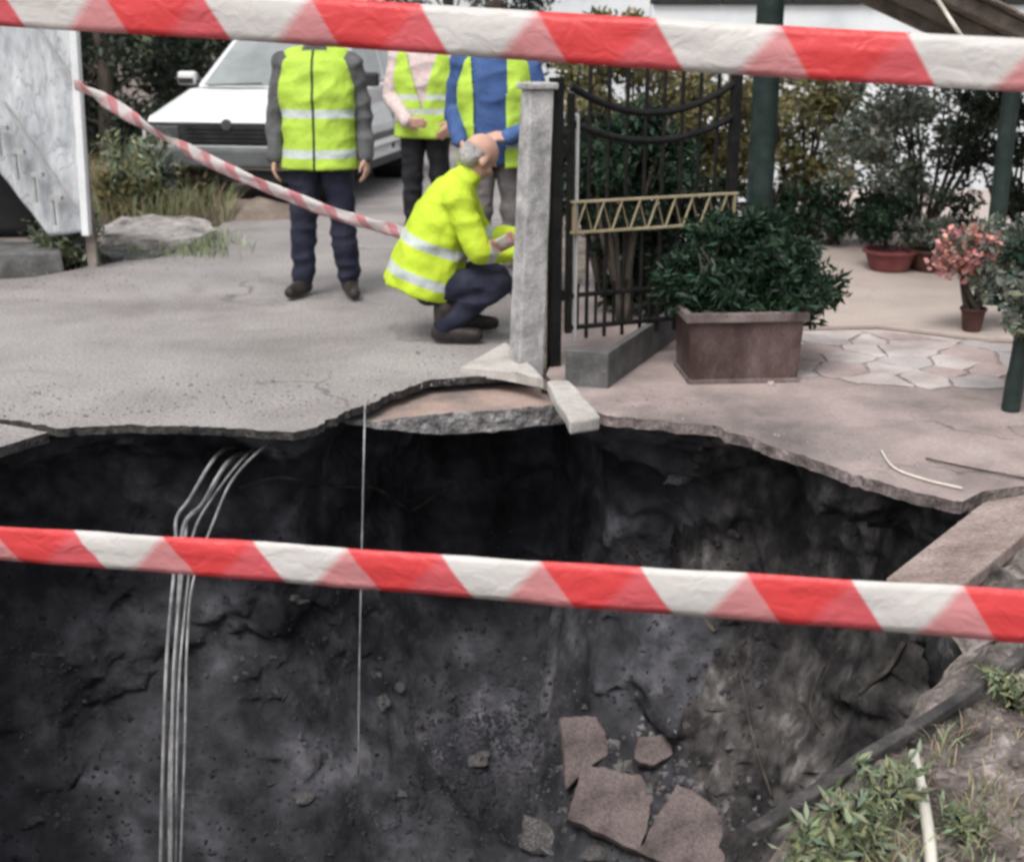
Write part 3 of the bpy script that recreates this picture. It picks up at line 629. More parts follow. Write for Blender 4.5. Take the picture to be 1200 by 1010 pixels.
for i, pl in enumerate((((280,572),(320,560),(350,562),(400,570),(440,572),(470,592),(485,597),(510,580),(530,568)), ((262,556),(290,535),(325,528),(350,542)))):
    pts = []
    for x, y in pl:
        h = soil_hit(x, y); pts.append(h.lerp(Vector((0,0,CAM_H)), 0.02))
    cable('root', pts, 0.008, 'root', ('long crooked root crossing the dark cavity under the road', 'short arched root above the cable bundle in the cavity')[i], 'root')
for i, (pl, rr) in enumerate(((((1060,752),(1040,785),(1020,800),(1008,812)), .012), (((735,640),(765,672),(800,700),(838,740)), .012), (((985,758),(960,790),(950,830),(965,860)), .005), (((866,780),(874,820),(884,870),(905,935)), .007))):
    pts = []
    for x, y in pl:
        h = soil_hit(x, y); pts.append(h.lerp(Vector((0,0,CAM_H)), 0.002))
    cable('root', pts, rr, 'root', ('torn root sticking out of the right wall below the tipped slab', 'thick buried root running down the corner of the hole', 'fine root dangling on the right wall', 'thin root creeping down beside the fallen tiles')[i], 'root')

# dark flat rail lying along the weedy rim
pa, pb = Vector((0.56, 2.36, 0.0)), Vector((1.60, 3.05, 0.07))
pa = G(898,968,-0.02); pb = G(1240,742,0.06)
d = (pb - pa).normalized(); rot = Matrix((d, Vector((0,0,1)).cross(d).normalized(), d.cross(Vector((0,0,1)).cross(d).normalized()))).transposed()
bm = bmesh.new(); L = (pb - pa).length
for k in range(14):
    pass
box(bm, (pa + pb) / 2, (L + .1, 0.034, 0.03), rot)
bmesh.ops.subdivide_edges(bm, edges=[e for e in bm.edges if e.calc_length() > 1], cuts=12)
for v in bm.verts: v.co += Vector((fbm(v.co, 3, 2), fbm(v.co + Vector((4,0,0)), 3, 2), 0)) * 0.02
tag(bm_obj('dark_plank', bm, 'pipe_dark', bevel=0.006), 'dark weathered plank lying along the weedy rim of the hole', 'plank')
cable('pale_stick', [soil_hit(1068,905) + Vector((0,0,.05)), soil_hit(1080,955) + Vector((0,0,.04)), soil_hit(1088,1004) + Vector((0,0,.03)), G(1094,1060,0.0)], 0.013, 'stick_pale', 'pale straight stick lying among the weeds on the bank', 'stick')
cable('thin_rod', [G(1085,537,0.012), G(1130,547,0.015), G(1230,566,0.012)], 0.0045, 'root', 'thin dark rod lying across the courtyard edge', 'rod')
cable('thin_hose', [G(1032,527,0.012), G(1048,548,0.012), G(1085,562,0.012), G(1128,572,0.014)], 0.0045, 'stick_pale', 'short pale hose curling along the broken courtyard edge', 'hose')

# weeds on the bank
bm = bmesh.new()
for _ in range(420):
    x, y = random.uniform(930, 1240), random.uniform(745, 1040)
    if y < 1010 - (x - 900) * 0.78: continue
    h = bank_hit(x, y)
    if h: crumb(bm, h, random.uniform(.003, .010) * (1 + 1.5 * random.random() ** 5))
mat('bank_rubble', [(0.10,0.085,0.078),(0.22,0.18,0.17),(0.40,0.35,0.33)], scale=14, fine=.2, bump=.4)
tag(bm_obj('bank_rubble', bm, 'bank_rubble'), 'pale stony rubble on the soil bank beside the hole', 'rubble', kind='stuff')
bz = []
while len(bz) < 3000:
    x, y = random.uniform(930, 1250), random.uniform(770, 1060)
    dn = noise.noise(Vector((x * .012, y * .012, 0)))
    if y < 1010 - (x - 900) * 0.72 or random.random() > 0.12 + max(0, dn) * 1.6: continue
    h = bank_hit(x, y)
    if h: bz.append(h - Vector((0, 0, .01)))
tag(blades('bank_grass', [b for b in bz[:300]], 0.06, 'leaf_weed', 0.0025, 1.1), 'sparse green grass on the soil bank beside the hole', 'grass')
tag(blades('dry_bank_grass', [b for b in bz[900:1400]], 0.05, 'dry_grass', 0.0022, 1.5), 'dry straw scattered on the soil bank beside the hole', 'grass')
def weed(x, y, h, n, size, label, m='leaf_weed', base=None, nm='weed_plant'):
    p = base if base is not None else soil_hit(x, y)
    if p is None: p = G(x, y, ZG)
    e = empty(nm, p); bm = bmesh.new(); pts = []; 
    for k in range(n):
        a = random.uniform(0, 6.3); t = Vector((math.cos(a), math.sin(a), 0)) * h * random.uniform(.3, 1.0) + Vector((0, 0, h * random.uniform(.45, 1)))
        s = spline([(0,0,-.02), t * 0.5 + Vector((0,0,h*.12)), t], 4); tube(bm, s, [0.004, *[0.003] * (len(s) - 2), 0.0012], 4)
        for q in s[2:]:
            for _ in range(6): pts.append(q + Vector((random.gauss(0, .012), random.gauss(0, .012), random.gauss(0, .012))))
    bm_obj('stem', bm, m, e); leaves('foliage', pts, size, m, e, aspect=0.26, droop=0.1, kind='stuff')
    return tag(e, label, 'weed', 'weeds on the bank of the hole')
for a in ((1003,1004,.12,11,.036,'bushy pale green weed at the foot of the bank beside the dark plank end'), (1045,945,.10,8,.034,'low leafy weed just left of the pale stick'), (1130,985,.07,6,.025,'small weed right of the pale stick'), (1190,830,.10,8,.03,'leafy weed above the upper end of the dark plank'), (962,1018,.09,11,.034,'pale sprawling weed hanging over the lowest corner of the rim')):
    weed(*a)

# ================================================================== GATE, PIER, PLANTERS
e = empty('gate_pier', G(622,436))
bm = bmesh.new(); H = 1.35; secs = 12; ringv = []
for j in range(secs + 1):
    z = H * j / secs; w = 0.068 - 0.008 * j / secs; sh = 0.055 * (z / H)
    ringv.append([bm.verts.new((sx * w + sh + 0.004 * noise.noise(Vector((sx, sy, z * 9))), sy * w * 0.95 + 0.06 + 0.004 * noise.noise(Vector((sy, sx, z * 8))), z - 0.03)) for sx, sy in ((-1,-1),(1,-1),(1,1),(-1,1))])
for a, b in zip(ringv, ringv[1:]):
    for k in range(4): bm.faces.new((a[k], a[(k+1)%4], b[(k+1)%4], b[k]))
bm.faces.new(ringv[0][::-1]); bm.faces.new(ringv[-1])
bm_obj('shaft', bm, 'pier', e, bevel=0.01)
bm = bmesh.new(); box(bm, (0.055, 0.06, H - 0.014), (0.15, 0.15, 0.03)); bm_obj('cap', bm, 'pier', e, bevel=0.008)
e.rotation_euler.z = R(24)
tag(e, 'weathered concrete gate pier with thin cap beside the crouching worker', 'pier')

# plinth under the open gate leaf
GA = G(649, 430) + Vector((0, 0.02, 0)); GB = at(853, 300, 6.48); GA.z = GB.z = 0
gd = (GB - GA).normalized(); gn = Vector((gd.y, -gd.x, 0)); GL = (GB - GA).length; ga = math.atan2(gd.y, gd.x)
pl = [G(662,452), G(712,456), G(800,392), G(797,389), G(708,450), G(662,447)]
o = slab('gate_plinth', [(p.x, p.y) for p in pl], -0.02, 0.17, 'plinth', bevel=0.004); tag(o, 'low grey concrete upstand bent along the foot of the open iron gate', 'plinth')

g = empty('iron_gate', GA + Vector((0, 0, 0)), ga)
def bar(name, a, b, r, m='black_iron', n=6, parent=None):
    bm = bmesh.new(); tube(bm, [a, b], r, n); return bm_obj(name, bm, m, parent or g)
def sq(name, a, b, s, m='black_iron', parent=None):
    a, b = Vector(a), Vector(b); d = b - a; bm = bmesh.new()
    x, y = frame(d); rot = Matrix((x, y, d.normalized())).transposed(); box(bm, (a + b) / 2, (s[0], s[1], d.length), rot); return bm_obj(name, bm, m, parent or g, bevel=0.002, seg=1)
TOP = 1.36
sq('hinge_post', (0,0,-.02), (0,0,1.37), (.055,.055)); sq('stile', (.075,0,.16), (.075,0,1.30), (.03,.03)); sq('closing_stile', (GL,0,.16), (GL,0,1.40), (.045,.045))
sq('drop_rod', (.105,-.012,.12), (.105,-.012,1.2), (.022,.012), 'grey_pole')
def arch(z_end, dip): return [Vector((.075 + (GL - .09) * t, 0, z_end - dip * (1 - (2 * t - 1) ** 2))) for t in [i / 16 for i in range(17)]]
for ze, dip in ((1.33, .13), (1.17, .10)):
    bm = bmesh.new(); tube(bm, arch(ze, dip), .018, 8); bm_obj('curved_rail', bm, 'black_iron', g)
for z in (.185, .345): sq('rail', (.06,0,z), (GL,0,z), (.028,.02))
nb = 9
for i in range(1, nb):
    x = .075 + (GL - .075) * i / nb; bar('bar', (x,0,.125), (x,0,1.42), .0095)
    bm = bmesh.new(); tube(bm, [(x,0,1.42),(x,0,1.445),(x,0,1.50)], [.008,.018,.001], 6, cap=False); bm_obj('spike', bm, 'black_iron', g)
for i in range(nb):                                  # short bars between the bottom rails and above the upper curve
    x = .075 + (GL - .075) * (i + .5) / nb; bar('short_bar', (x,0,.185), (x,0,.40), .008)
# hinges
for z in (.35, 1.05): sq('hinge', (0.02,0,z), (.07,0,z), (.03,.05))
# beige lattice brace band bolted to the front of the gate
zb0, zb1 = .655, .80; yb = -.028
for z in (zb0, zb1): sq('band_rail', (.07,yb,z), (GL + .02,yb,z), (.028,.012), 'beige_paint')
for x in (.085, GL): sq('band_end', (x,yb - .001,zb0), (x,yb - .001,zb1), (.03,.010), 'beige_paint')
nz_ = 9
for i in range(nz_):
    x0 = .09 + (GL - .09) * i / nz_; x1 = .09 + (GL - .09) * (i + .55) / nz_; x2 = .09 + (GL - .09) * (i + 1) / nz_
    sq('brace', (x0,yb - .008,zb0), (x1,yb - .008,zb1), (.016,.005), 'beige_paint'); sq('brace', (x1,yb + .008,zb1), (x2,yb + .008,zb0), (.012,.004), 'beige_paint')
tag(g, 'open black wrought iron gate leaf with curved top and beige lattice band', 'gate')

# planter box with a dense dark shrub
pb0 = G(868, 449); e = empty('planter_box', pb0 + Vector((0, .16, 0)), R(4)); Wd, Dp, Hp = .54, .36, .335
bm = bmesh.new(); vs = []
for z, k in ((0.0, .94), (Hp, 1.0)): vs.append([bm.verts.new((sx * Wd/2 * k, sy * Dp/2 * k, z)) for sx, sy in ((-1,-1),(1,-1),(1,1),(-1,1))])
for k in range(4): bm.faces.new((vs[0][k], vs[0][(k+1)%4], vs[1][(k+1)%4], vs[1][k]))
bm.faces.new(vs[0][::-1]); bm_obj('box', bm, 'planter', e, bevel=.008)
for (c, s) in (((0,-Dp/2-.004,Hp-.015),(Wd+.035,.03,.045)), ((0,Dp/2+.004,Hp-.015),(Wd+.035,.03,.045)), ((-Wd/2-.004,0,Hp-.016),(.03,Dp-.03,.043)), ((Wd/2+.004,0,Hp-.016),(.03,Dp-.03,.043))):
    bm = bmesh.new(); box(bm, c, s); bm_obj('rim', bm, 'planter_rim', e, bevel=.005)
bm = bmesh.new(); box(bm, (0,0,.012), (Wd*.94+.02,Dp*.94+.02,.024)); bm_obj('foot', bm, 'planter_rim', e, bevel=.004)
bm = bmesh.new(); box(bm, (0,0,Hp-.06), (Wd-.02,Dp-.02,.03)); bm_obj('potting_soil', bm, 'soil_dark', e)
tag(e, 'rectangular red-brown planter box with pale rim behind the gate leaf', 'planter')

def bush(name, base, stems, clumps, per, rs, size, m, label, cat, group=None, aspect=.45, droop=0.0, trunk_r=.012):
    e = empty(name, base); base = Vector(base)
    bm = bmesh.new()
    for t in stems: s = spline([(random.gauss(0,.02), random.gauss(0,.02), -.02), Vector(t) * .5 + Vector((random.gauss(0,.03), random.gauss(0,.03), 0)), t], 5); tube(bm, s, [trunk_r * (1 - .7 * i / (len(s)-1)) for i in range(len(s))], 6)
    bm_obj('trunk', bm, 'bark', e, smooth=True)
    leaves('crown', crown_points(clumps, per, rs), size, m, e, aspect=aspect, droop=droop, kind='stuff')
    return tag(e, label, cat, group)
b0 = pb0 + Vector((0, .16, Hp - .05))
cl = np.concatenate([ellipsoid_clumps((.02,.05,.14), (.32,.24,.20), 60, .3), ellipsoid_clumps((.27,.0,.12), (.20,.18,.15), 30, .3), ellipsoid_clumps((-.16,.1,.14), (.2,.2,.16), 24, .3), ellipsoid_clumps((.06,.12,.30), (.32,.24,.17), 30, .3)])
bush('planter_shrub', b0, [(random.uniform(-.25,.3), random.uniform(-.1,.2), random.uniform(.15,.38)) for _ in range(12)], cl, 130, .075, .05, 'leaf_shrub', 'dense dark green shrub overflowing the red-brown planter box', 'shrub', aspect=.32, droop=-.1)

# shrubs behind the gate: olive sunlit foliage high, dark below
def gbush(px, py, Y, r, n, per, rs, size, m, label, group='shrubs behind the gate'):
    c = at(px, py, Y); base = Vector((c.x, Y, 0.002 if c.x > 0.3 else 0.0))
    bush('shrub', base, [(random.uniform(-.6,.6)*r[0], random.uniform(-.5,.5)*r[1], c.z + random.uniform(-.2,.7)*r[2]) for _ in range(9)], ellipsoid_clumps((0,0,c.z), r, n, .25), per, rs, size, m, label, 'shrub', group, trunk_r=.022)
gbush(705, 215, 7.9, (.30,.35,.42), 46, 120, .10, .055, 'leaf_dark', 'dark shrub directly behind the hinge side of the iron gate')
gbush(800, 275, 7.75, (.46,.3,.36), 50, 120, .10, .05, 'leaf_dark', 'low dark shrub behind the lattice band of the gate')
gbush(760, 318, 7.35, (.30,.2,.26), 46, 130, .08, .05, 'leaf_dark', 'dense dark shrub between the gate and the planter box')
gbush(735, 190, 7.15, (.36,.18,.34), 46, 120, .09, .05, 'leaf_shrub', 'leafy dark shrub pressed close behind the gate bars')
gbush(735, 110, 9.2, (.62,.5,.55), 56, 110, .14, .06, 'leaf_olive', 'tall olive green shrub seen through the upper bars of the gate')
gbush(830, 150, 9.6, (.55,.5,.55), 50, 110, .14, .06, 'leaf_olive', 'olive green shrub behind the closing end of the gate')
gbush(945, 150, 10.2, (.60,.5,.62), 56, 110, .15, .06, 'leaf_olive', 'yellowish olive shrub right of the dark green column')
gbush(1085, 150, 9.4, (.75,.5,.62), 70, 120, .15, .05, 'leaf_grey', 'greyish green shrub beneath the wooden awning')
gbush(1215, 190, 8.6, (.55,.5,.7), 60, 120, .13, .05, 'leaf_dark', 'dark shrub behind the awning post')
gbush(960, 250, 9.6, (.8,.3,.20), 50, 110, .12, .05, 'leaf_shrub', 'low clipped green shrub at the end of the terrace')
# light rendered wall stub behind the gate
tag(slab('low_garden_wall', [(.55,8.55),(1.55,8.5),(1.56,8.68),(.56,8.72)], 0.0, 0.5, 'white_wall', bevel=.01), 'low pale rendered wall behind the gate shrubs', 'wall')

# dark green steel column
e = empty('steel_column', at(886, 300, 8.3) * 1.0); e.location.z = 0.03
bm = bmesh.new(); tube(bm, [(0,0,0),(0,0,3.2)], .085, 20); bm_obj('shaft', bm, 'green_steel', e, smooth=False)
bm = bmesh.new(); box(bm, (0,0,.012), (.3,.3,.022)); bm_obj('base_plate', bm, 'green_steel', e)
bm = bmesh.new(); tube(bm, [(0,0,3.2),(0,0,3.3)], .12, 20); bm_obj('capital', bm, 'green_steel', e)
tag(e, 'thick dark green steel column standing behind the planter shrub', 'column')

# wooden awning at the right with its post
e = empty('wooden_awning', (2.9, 7.2, 0.03))
pst = at(1175, 200, 7.45); e.location = (pst.x, pst.y, .03)
bm = bmesh.new(); tube(bm, [(0,0,0),(0,0,1.50)], .05, 14); bm_obj('post', bm, 'green_steel', e)
bm = bmesh.new(); tube(bm, [(.85,0,0),(.85,0,1.14)], .05, 14); bm_obj('post', bm, 'green_steel', e)
def awn(a, b, s, nm): sq(nm, a, b, s, 'wood_grey', e)
for y in (-.1, .7, 1.5): awn((-.55, y, 1.77), (.95, y, 1.13), (.05, .07), 'rafter')
for i in range(13):
    t = i / 12; x = -.55 + 1.5 * t; z = 1.77 - .64 * t + .055
    bm = bmesh.new(); box(bm, (x, .72, z + .005 * (i % 2)), (.146, 1.95, .015), Matrix.Rotation(math.atan2(.64, 1.5), 3, 'Y')); bm_obj('slat', bm, 'wood_grey', e, bevel=.003, seg=1)
tag(e, 'low sloping wooden awning of weathered slats on dark green posts', 'awning')
cable('pale_cane', [at(1085,-20,6.9), at(1105,10,6.9), at(1128,45,6.88), at(1160,92,7.35)], .011, 'stick_pale', 'thin pale cane tied to the front of the wooden awning', 'cane')

# garden wall with dark coping and the white house behind
gw = empty('garden_wall', (4.2, 13.6, 0))
bm = bmesh.new(); box(bm, (0,0,.86), (5.6,.2,1.88)); bm_obj('wall', bm, 'white_wall', gw, bevel=.01)
for i in range(8):
    bm = bmesh.new(); box(bm, (-2.45 + .7 * i, 0, 1.83), (.69, .3, .06)); bm_obj('coping', bm, 'car_dark', gw, bevel=.005)
tag(gw, 'white garden wall with dark coping behind the terrace', 'wall')
hs_ = empty('white_house', (1.2, 22, 0))
bm = bmesh.new(); box(bm, (0,3,2.4), (8.6,6,5.0)); bm_obj('wall', bm, 'white_wall', hs_)
bm = bmesh.new()
vs = [bm.verts.new(v) for v in ((-4.7,-.4,4.85),(4.7,-.4,4.85),(4.7,6.4,4.85),(-4.7,6.4,4.85),(-2,3,6.4),(2,3,6.4))]
for f in ((0,1,5,4),(1,2,5),(2,3,4,5),(3,0,4),(3,2,1,0)): bm.faces.new([vs[i] for i in f])
bm_obj('roof', bm, 'roof_tile', hs_)
for x in (-2.6, 0.2, 2.8):
    w = empty('window', (x, -.02, 3.1), 0, hs_)
    bm = bmesh.new(); box(bm, (0,0,0), (.9,.03,1.2)); bm_obj('pane', bm, 'car_glass', w)
    for c, s in (((-.48,-.01,0),(.07,.06,1.32)), ((.48,-.01,0),(.07,.06,1.32)), ((0,-.01,.63),(.89,.06,.07)), ((0,-.02,-.64),(1.15,.12,.06)), ((0,-.012,0),(.05,.05,1.19))):
        bm = bmesh.new(); box(bm, c, s); bm_obj('frame', bm, 'plate', w)
tag(hs_, 'white two storey house beyond the gate with red hipped roof', 'house')

# pots on the terrace
def pot(x, y, r, h, m, name, label, cat='pot', z=.03, group=None):
    p = G(x, y, z); e = empty(name, p + Vector((0, r, 0))); bm = bmesh.new(); prof = [(.70,0),(.78,.15*h),(.95,.8*h),(1.0,.86*h),(1.09,.87*h),(1.09,h),(.95,h),(.92,.86*h),(.0,.85*h)]; rg = []
    for k, z_ in prof: rg.append([bm.verts.new((r*k*math.cos(a*math.pi/10), r*k*math.sin(a*math.pi/10), z_)) for a in range(20)] if k else [bm.verts.new((0,0,z_))])
    for a, b in zip(rg, rg[1:]):
        for i in range(20):
            bm.faces.new((a[i], a[(i+1)%20], b[(i+1)%20], b[i]) if len(b) > 1 else (a[i], a[(i+1)%20], b[0]))
    bm.faces.new(rg[0][::-1]); o = bm_obj('vessel', bm, m, e, smooth=False, bevel=.004); return tag(e, label, cat, group)
pot(1050, 322, .17, .14, 'red_pot', 'flower_pot', 'wide red flower pot at the back of the terrace')
pot(1098, 322, .16, .15, 'dark_pot', 'flower_pot', 'small dark flower pot behind the pink blossoms')
p = G(1050,320,.03) + Vector((0,.2,.13)); bush('pot_plant', p, [(.05,0,.2),(-.06,.02,.18),(0,0,.24)], ellipsoid_clumps((0,0,.2),(.24,.2,.16),26,.3), 60,.06,.04,'leaf_shrub','leafy green plant growing in the wide red pot','plant')
p = G(1098,322,.03) + Vector((0,.16,.12)); bush('pot_plant', p, [(.05,0,.15),(-.06,.02,.12)], ellipsoid_clumps((0,0,.12),(.22,.16,.14),22,.3), 60,.05,.04,'leaf_grey','pale green plant growing in the small dark pot','plant')
pot(1143, 391, .065, .13, 'dark_pot', 'flower_pot', 'slim dark brown pot under the pink flowering plant')
p = G(1143,391,.03) + Vector((0,.065,.10)); q = Vector((-.02,0,.33))
fl = bush('flowering_plant', p, [(0,0,.4),(-.08,0,.34),(.04,.03,.5),(-.12,.02,.3)], ellipsoid_clumps((.12,.03,.27),(.28,.2,.22),66,.25), 56,.05,.038,'leaf_grey','pink flowering plant in a slim dark pot beside the terrace edge','plant', trunk_r=.022)
leaves('blossom', crown_points(ellipsoid_clumps((-.10,-.05,.34),(.17,.13,.18),34,.2), 18,.05), .03, 'petal', fl, aspect=.8, kind='stuff')
# young tree by the right edge of the picture: dark trunk, pale spotted leaves
p = G(1184, 481, 0.002)
e = empty('young_tree', p); bm = bmesh.new(); tube(bm, spline([(0,0,-.01),(.005,0,.15),(.018,.01,.32),(.03,.02,.75),(.05,.03,1.1)], 5), [.040]*6+[.036]*8+[.026]*7, 10)
for t in ((-.08,.0,.55),(.15,.02,.62),(.2,0,.5),(-.05,.05,.85),(.14,-.02,.9)): tube(bm, spline([(.02,.01,.34 + random.random()*.2), Vector(t)*.8+Vector((0,0,.08)), t], 4), .007, 5)
bm_obj('trunk', bm, 'green_steel', e, smooth=True)
leaves('crown', crown_points(np.concatenate([ellipsoid_clumps((.03,.0,.50),(.13,.15,.17),34,.3), ellipsoid_clumps((.2,.05,.62),(.2,.2,.3),46,.3)]), 42, .05), .05, 'leaf_grey', e, aspect=.5, droop=-.3, kind='stuff')
leaves('inner_foliage', crown_points(ellipsoid_clumps((.12,.05,.62),(.2,.16,.28),50,.2), 50, .06), .05, 'leaf_shrub', e, aspect=.5, kind='stuff')
tag(e, 'small young tree with dark trunk and variegated leaves on the courtyard', 'tree')

# ================================================================== LEFT SIDE: hoarding, concrete, weeds, trees
HY = 8.75
hp = empty('white_hoarding', at(60, 285, HY) * 1.0); hp.location.z = 0
def hloc(x, y, dy=0.0): v = at(x, y, HY + dy); return v - Vector(hp.location)
outline = [(-90,-60),(76,-60),(84,30),(99,272),(58,277),(0,203),(-90,88)]
# corrugated and dented sheet built as a grid clipped to the outline
def inside(x, y):
    c = False; n = len(outline)
    for i in range(n):
        x1, y1 = outline[i]; x2, y2 = outline[(i+1) % n]
        if (y1 > y) != (y2 > y) and x < (x2 - x1) * (y - y1) / (y2 - y1) + x1: c = not c
    return c
bm = bmesh.new(); es = [bm.verts.new(hloc(*p)) for p in outline]; f = bm.faces.new(es)
bmesh.ops.triangulate(bm, faces=[f]); bmesh.ops.subdivide_edges(bm, edges=bm.edges, cuts=15, use_grid_fill=True)
for v in bm.verts: v.co.y += 0.006 * math.sin(v.co.x * 42) + 0.012 * fbm(v.co + Vector((3,0,0)), 3, 3)
r = bmesh.ops.extrude_face_region(bm, geom=list(bm.faces))
for v in [k for k in r['geom'] if isinstance(k, bmesh.types.BMVert)]: v.co.y += .02
bm_obj('sheet', bm, 'hoarding', hp, smooth=True)
mat('white_paint', [(0.58,0.60,0.61),(0.70,0.71,0.72),(0.76,0.77,0.78)], scale=6, bump=0.2, rough=0.5)
bm = bmesh.new(); a, b = hloc(81,-60,-.05), hloc(102,276,-.05); x, y = frame(b - a); box(bm, (a+b)/2, (.075,.05,(b-a).length), Matrix((x, y, (b-a).normalized())).transposed()); bm_obj('edge_post', bm, 'white_paint', hp, bevel=.006)
for (pa_, pb_) in (((30,10),(84,92)), ((5,120),(92,250))):
    bm = bmesh.new(); a, b = hloc(*pa_, -.055), hloc(*pb_, -.055); x, y = frame(b - a); box(bm, (a+b)/2, (.018,.018,(b-a).length), Matrix((x, y, (b-a).normalized())).transposed()); bm_obj('diagonal_strut', bm, 'grey_pole', hp)
for (px, py) in ((2,150),(22,178),(44,205),(66,232)):     # hooked hangers on the lower part
    bm = bmesh.new(); a = hloc(px, py, -.07); box(bm, a, (.075,.05,.03)); box(bm, a + Vector((-.03,0,-.1)), (.018,.03,.17)); bm_obj('bracket', bm, 'grey_pole', hp)
bm = bmesh.new(); box(bm, hloc(92,150,.06) + Vector((0,.03,-.0)), (.06,.05,1.9)); bm_obj('back_post', bm, 'wood_grey', hp)
tag(hp, 'white painted metal hoarding with grey graffiti and a diagonal torn bottom', 'hoarding')
bm = bmesh.new(); pts_ = [at(-90,60,9.05), at(40,60,9.05), at(62,278,9.05), at(-90,282,9.05)]  # black sheet added for the shade of the void below the hoarding
vs = [bm.verts.new(p) for p in pts_]; f = bm.faces.new(vs); bmesh.ops.subdivide_edges(bm, edges=bm.edges, cuts=14, use_grid_fill=True)
for v in bm.verts: v.co.y += .06 * fbm(v.co, 2.5, 3)
r = bmesh.ops.extrude_face_region(bm, geom=list(bm.faces))
for v in [k for k in r['geom'] if isinstance(k, bmesh.types.BMVert)]: v.co.y += .015
tag(bm_obj('dark_void_sheet', bm, 'void_black', smooth=True), 'black sheet standing in for the dark void behind the torn bottom of the hoarding', 'dark sheet')
ft = [G(-90,283,.13), G(66,283,.13), G(72,296,.13), G(-90,297,.13)]
block('concrete_footing', ft, .2, 'plinth', 'grey concrete footing under the white hoarding', 'footing')
# pale broken concrete block
e = [G(116,266,.11), G(142,255,.14), G(205,252,.15), G(240,258,.12), G(254,268,.08), G(236,278,.07), G(170,280,.10), G(122,275,.09)]
block('concrete_block', e, .13, 'pale_stone', 'pale broken concrete block lying in roadside weeds', 'concrete block', bevel=.0, rough=.035)
e = [G(105,291,.03), G(150,286,.04), G(180,289,.03), G(205,293,.02), G(180,301,.015), G(130,303,.02)]
block('concrete_fragment', e, .07, 'rock', 'flat grey concrete fragment lying in front of the pale block', 'concrete block', bevel=.0, rough=.02)
# dirt mound by the car
bm = bmesh.new(); c = G(292, 258); rg = []
for j in range(13):
    t = j / 12; rg.append([bm.verts.new((c.x + math.cos(a) * .55 * t * (1 + .2 * math.sin(a * 2 + 1)), c.y + .25 + math.sin(a) * .35 * t, -.02 + .17 * (1 - t * t) ** 1.3 + .03 * (1 - t) * fbm((math.cos(a) * t, math.sin(a) * t, 0), 4, 3))) for a in [i * math.pi / 16 for i in range(32)]])
for a, b in zip(rg, rg[1:]):
    for k in range(32):
        bm.faces.new((a[k], a[(k+1)%32], b[(k+1)%32], b[k]))
bmesh.ops.remove_doubles(bm, verts=bm.verts, dist=.0005)
mat('tan_dirt', [(0.11,0.09,0.075),(0.18,0.145,0.12),(0.25,0.205,0.175)], scale=5, fine=.25, bump=.6)
tag(bm_obj('dirt_mound', bm, 'tan_dirt', smooth=True), kind='structure')

pts = []
while len(pts) < 5200:
    x, y = random.uniform(60, 275), random.uniform(185, 268)
    p = G(x, y + 0, ZG)
    if noise.noise(Vector((p.x * 1.4, p.y * 1.4, 1))) + random.random() * .8 > .25 and p.y < 17 and not (p.x > -1.9 and p.y > 10): pts.append(p)
tag(blades('verge_dry_grass', pts[:3400], .34, 'dry_grass', .005, .8), 'dry tan grass on the roadside verge', 'grass')
tag(blades('verge_green_grass', pts[3400:], .36, 'leaf_weed', .006, .7), 'green grass tufts on the roadside verge', 'grass')
near_g = [G(random.gauss(230,22), random.gauss(288,7), ZG + .03) for _ in range(500)] + [G(random.uniform(105,260), random.gauss(303,3), -.03) for _ in range(260)]
tag(blades('block_grass', near_g, .11, 'leaf_weed', .005, .9), 'short green grass along the foot of the pale concrete block', 'grass')
def tall_weed(x, y, h, n, m, label):
    p = G(x, y, ZG); e = empty('tall_weed', p); bm = bmesh.new(); pp = []
    for k in range(n):
        t = Vector((random.gauss(0, .13), random.gauss(0, .1), h * random.uniform(.6, 1))); s = spline([(random.gauss(0,.04), random.gauss(0,.04), 0), t * .5 + Vector((random.gauss(0,.03),0,0)), t], 6)
        tube(bm, s, .005, 4)
        for q in s[3:]: pp += [q + Vector((random.gauss(0,.03), random.gauss(0,.03), random.gauss(0,.03))) for _ in range(9)]
    bm_obj('stem', bm, m, e); leaves('foliage', pp, .075, m, e, aspect=.3, droop=.5, kind='stuff'); return tag(e, label, 'weed', 'tall weeds on the verge')
tall_weed(165, 262, .78, 16, 'leaf_weed', 'tallest grey green weed between hoarding and white car')
tall_weed(195, 258, .62, 16, 'leaf_grey', 'greyish green weed growing behind the pale concrete block')
tall_weed(140, 262, .50, 12, 'leaf_olive', 'yellowish weed behind the left end of the concrete block')
tall_weed(232, 256, .45, 14, 'leaf_olive', 'olive weed beside the dirt mound before the car')
tall_weed(78, 318, .50, 16, 'leaf_weed', 'grey green weed growing in front of the hoarding post')
tall_weed(95, 316, .36, 14, 'leaf_grey', 'short grey weed at the foot of the hoarding post')

def tree(base, h, r, n, per, rs, size, m, label, trunk=.12, low=.2):
    e = empty('tree', base); bm = bmesh.new(); tube(bm, spline([(0,0,-.05),(.05,.03,h*.3),(-.04,.02,h*.6),(.03,0,h*.85)], 6), [trunk * (1 - .8 * i / 18) for i in range(19)], 9)
    cl = ellipsoid_clumps((0,0,h*(.5+low*.5)), (r, r, h*(.5-low*.35)), n, .35)
    for c in cl[::6]: tube(bm, spline([(0,0,max(.3,c[2]*.6)), Vector(c)*.6+Vector((0,0,c[2]*.25)), c], 4), .018, 5)
    bm_obj('trunk', bm, 'bark', e, smooth=True); leaves('crown', crown_points(cl, per, rs), size, m, e, kind='stuff', aspect=.4)
    return tag(e, label, 'tree', 'trees behind the road')
tree((-4.9,15.8,ZG), 3.8, 1.7, 95, 120, .28, .10, 'leaf_dark', 'dark evergreen tree just behind the white hoarding', low=-.5)
